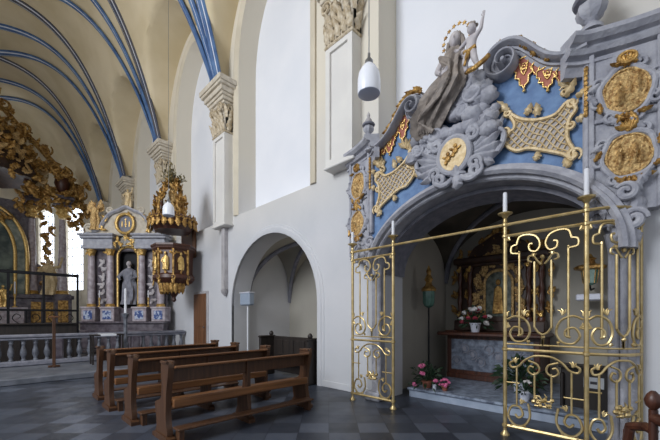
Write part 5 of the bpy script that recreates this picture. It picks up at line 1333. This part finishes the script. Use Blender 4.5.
# green marble arch with picture
mb = MB(HA); ring = arc(0, 5.3, 1.75, 2.9, PI, 0, 30); inn = arc(0, 5.3, 1.25, 2.3, 0, PI, 30)
mb.plate([(-1.75, 2.95)] + ring + [(1.75, 2.95), (1.25, 2.95)] + inn + [(-1.25, 2.95)], (), -.6, -.1); mb.build('marble_arch', M['grnmarble'], t)
mb = MB(HA); mb.tube([(x, y, -.05) for x, y in [(-1.25, 2.95)] + arc(0, 5.3, 1.25, 2.3, PI, 0, 30) + [(1.25, 2.95)]], .09, 8); mb.tube([(x, y, -.05) for x, y in [(-1.8, 2.95)] + arc(0, 5.3, 1.8, 2.95, PI, 0, 30) + [(1.8, 2.95)]], .1, 8); mb.build('gilt_moulding', M['gold'], t)
mb = MB(HA); mb.plate([(-1.25, 2.95), (1.25, 2.95)] + inn, (), -.7, -.55); mb.build('altar_painting', M['picture'], t, smooth=False)
mb = MB(HA); mb.plate([(-2.9, 2.95), (-1.75, 2.95)] + ring + [(1.75, 2.95), (2.9, 2.95), (2.9, 4.6), (2.3, 5.0), (2.2, 8.8), (-2.2, 8.8), (-2.3, 5.0), (-2.9, 4.6)], (), -.75, -.6); mb.build('back_wall', M['marbled'], t, smooth=False)
# crown arms
rr = random.Random(21)
def gold_leaves(mb, p, n, L, m0=I4):
    for _ in range(n):
        m = m0 @ Matrix.Translation(p) @ Matrix.Rotation(rr.uniform(-.9, .9), 4, 'Y') @ Matrix.Rotation(rr.uniform(-.6, .6), 4, 'X')
        leaf(mb, rr.uniform(-.15, .15), rr.uniform(-.15, .15), rr.uniform(0, 2*PI), L*rr.uniform(.6, 1.2), L*.6, 0, .08, m=m, curl=.5)
for s in (-1, 1):
    for zz, pts in ((0, [(4.5, 9.2), (4.1, 10.2), (3.3, 11.2), (2.4, 12.2), (1.6, 13.0), (.8, 13.9), (.1, 14.4)]), (.6, [(3.3, 10.6), (2.6, 11.0), (2.0, 10.6), (1.4, 10.2), (.8, 10.8), (.3, 11.6)]), (-.5, [(2.0, 9.3), (2.0, 10.3), (1.5, 11.4), (.9, 12.4), (.2, 13.2)])):
        P_ = smooth2([(s*x, y) for x, y in pts], 6); mb = MB(HA); mb.tube([(x, y, zz) for x, y in P_], [.22-.1*i/len(P_) for i in range(len(P_))], 8)
        for x, y in P_[::2]: gold_leaves(mb, (x, y, zz+.15), 3, .42)
        for x, y in P_[3::7]: cscroll(mb, spiral(x+s*.1, y+.1, .05, .38, rr.uniform(0, 6), s*1.4, 20), .09, zz+.2)
        mb.build('crown_arm', M['golddark'], t)
    mb = MB(HA)
    for q in range(24):
        x = s*rr.uniform(.1, 4.5); y = 8.7+rr.uniform(0, 1)**.8*(4.9-abs(x))*1.0; gold_leaves(mb, (x, y, rr.uniform(-.5, .6)), 3, .5)
        if q % 3 == 0: cscroll(mb, spiral(x, y, .05, .35, rr.uniform(0, 6), s*1.4, 18), .09, .3)
    for q in range(14): gold_leaves(mb, (s*rr.uniform(3.8, 4.9), rr.uniform(7.6, 9.9), rr.uniform(-.2, .3)), 3, .45)
    for q in range(6): gold_leaves(mb, (s*rr.uniform(1.2, 3.2), rr.uniform(8.0, 8.9), rr.uniform(.3, .7)), 3, .4)
    for q in range(16): gold_leaves(mb, (s*rr.uniform(1.6, 4.2), rr.uniform(8.5, 9.6), rr.uniform(.6, 1.15)), 3, .5)
    for q in range(8): gold_leaves(mb, (s*rr.uniform(2.6, 4.7), rr.uniform(9.2, 10.9), rr.uniform(.3, .9)), 4, .55)
    mb.build('leafy_carving', M['golddark'], t)
mb = MB(HA @ Matrix.Rotation(-PI/2, 4, 'X')); mb.lathe([(.1, 10.9), (1.6, 10.4), (2.2, 9.8), (2.45, 10.1), (2.2, 10.6), (1.8, 11.6), (1.1, 12.6), (.5, 13.2), (.2, 13.9)], n=20, lobes=10, wob=.05); mb.build('canopy_dome', M['darkbrown'], t)
for q in range(12):
    a = PI*q/11; mb = MB(HA)
    for j in range(7):
        z_ = 9.9+j*.55; r_ = 2.4*math.cos(min(1.35, j*.22)); gold_leaves(mb, (r_*math.cos(a), z_, r_*math.sin(a)), 3, .5)
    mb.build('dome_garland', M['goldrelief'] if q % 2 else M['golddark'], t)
mb = MB(HA); gold_leaves(mb, (0, 14.4, 0), 14, .9); mb.ball((0, 14.2, 0), (.45, .5, .4), 14, lump=.4); mb.build('crown_finial', M['golddark'], t)
mb = MB(HA)
for q in range(16):
    a = rr.uniform(0, PI); gold_leaves(mb, (1.5*math.cos(a), 5.3+2.6*math.sin(a), .1), 2, .45)
for s in (-1, 1):
    for q in range(10): gold_leaves(mb, (s*rr.uniform(2.5, 3.0), 3.2+.5*q, -.3), 3, .5)
mb.build('gilt_scrollwork', M['golddark'], t)
def hfig(name, label, x, y, z, k, mt, seed, wings=False): gold_figure(name, label, HA @ Matrix.Translation((x, y, z)), k, mt, seed=seed, wings=wings)
hfig('bishop_statue', 'pale gilded statue standing between the two visible high altar columns', 2.75, 2.95, .5, 2.3, 'goldpale', 1)
hfig('angel_figure', 'gilded angel perched high on the leafy crown of the high altar', 1.1, 10.6, .9, 2.0, 'golddark', 2, True)
hfig('angel_figure', 'smaller pale winged angel beside the dark urn over the high altar columns', 2.35, 9.3, .2, 1.5, 'goldpale', 4, True)
hfig('tabernacle_figure', 'gilded figure on the high altar table below the painting', .7, 2.12, .8, 1.3, 'gold', 3)
for i, x in enumerate((-1.3, -.8, -.3, .3, 1.2)):
    pnt = HA @ Vector((x, 2.12, .95)); tt = thing('altar_candlestick', 'tall gilt candlestick standing on the high altar table', 'candlestick', pnt, group='candlesticks on the high altar table')
    mb = MB(); mb.lathe([(.12, 0), (.12, .05), (.04, .1), (.06, .3), (.03, .5), (.09, .78), (.03, .8)], tuple(pnt), 12); mb.build('stick', M['gold'], tt)
    mb = MB(); mb.lathe([(.04, .8), (.04, 1.5), (.01, 1.53)], tuple(pnt), 8); mb.build('wax', M['candle'], tt)
# ================================================================== CAMERA AND LIGHT
cam = bpy.data.cameras.new('camera'); co = bpy.data.objects.new('camera', cam); COL.objects.link(co)
co.location = (0, 0, EYE); co.rotation_euler = (PI/2, 0, -TH)
cam.sensor_width = 36; cam.lens = 36*F/660; cam.shift_y = (317-220)/660; cam.clip_end = 200
bpy.context.scene.camera = co
w = bpy.data.worlds.new('world'); bpy.context.scene.world = w; w.use_nodes = True
w.node_tree.nodes['Background'].inputs[0].default_value = (0.84, 0.90, 1.0, 1); w.node_tree.nodes['Background'].inputs[1].default_value = 0.5
def area(name, loc, rot, size, power, col=(1, 1, 1), sy=None):
    l = bpy.data.lights.new(name, 'AREA'); l.energy = power; l.color = col; l.size = size
    if sy: l.shape = 'RECTANGLE'; l.size_y = sy
    o = bpy.data.objects.new(name, l); COL.objects.link(o); o.location = loc; o.rotation_euler = rot; return o
area('north_window_light', (-8.0, 6, 8.5), (0, -math.radians(65), 0), 6, 1100, (0.9, 0.94, 1), 5)
area('vault_glow', (-3.5, 10, 3.0), (0, math.radians(180-18), 0), 5, 300, (1.0, 0.93, 0.82), 14)
area('niche_window_light', (7.3, 5.6, 3.0), (math.radians(90), 0, 0), .8, 9, (1, 0.93, 0.8), .8)  # added unseen fill lamp that brightens the niche; no window there
area('chapel_window_light', (6.9, .45, 2.3), (math.radians(90), 0, 0), .9, 4, (0.95, 0.95, 1), .9)  # area lamp inside the chapel, where no window opening is built
sc = bpy.context.scene
sc.view_settings.view_transform = 'Standard'; sc.view_settings.look = 'None'; sc.view_settings.exposure = 0.42
try:
    sc.cycles.max_bounces = 8; sc.cycles.diffuse_bounces = 5; sc.cycles.use_denoising = True
except Exception: pass
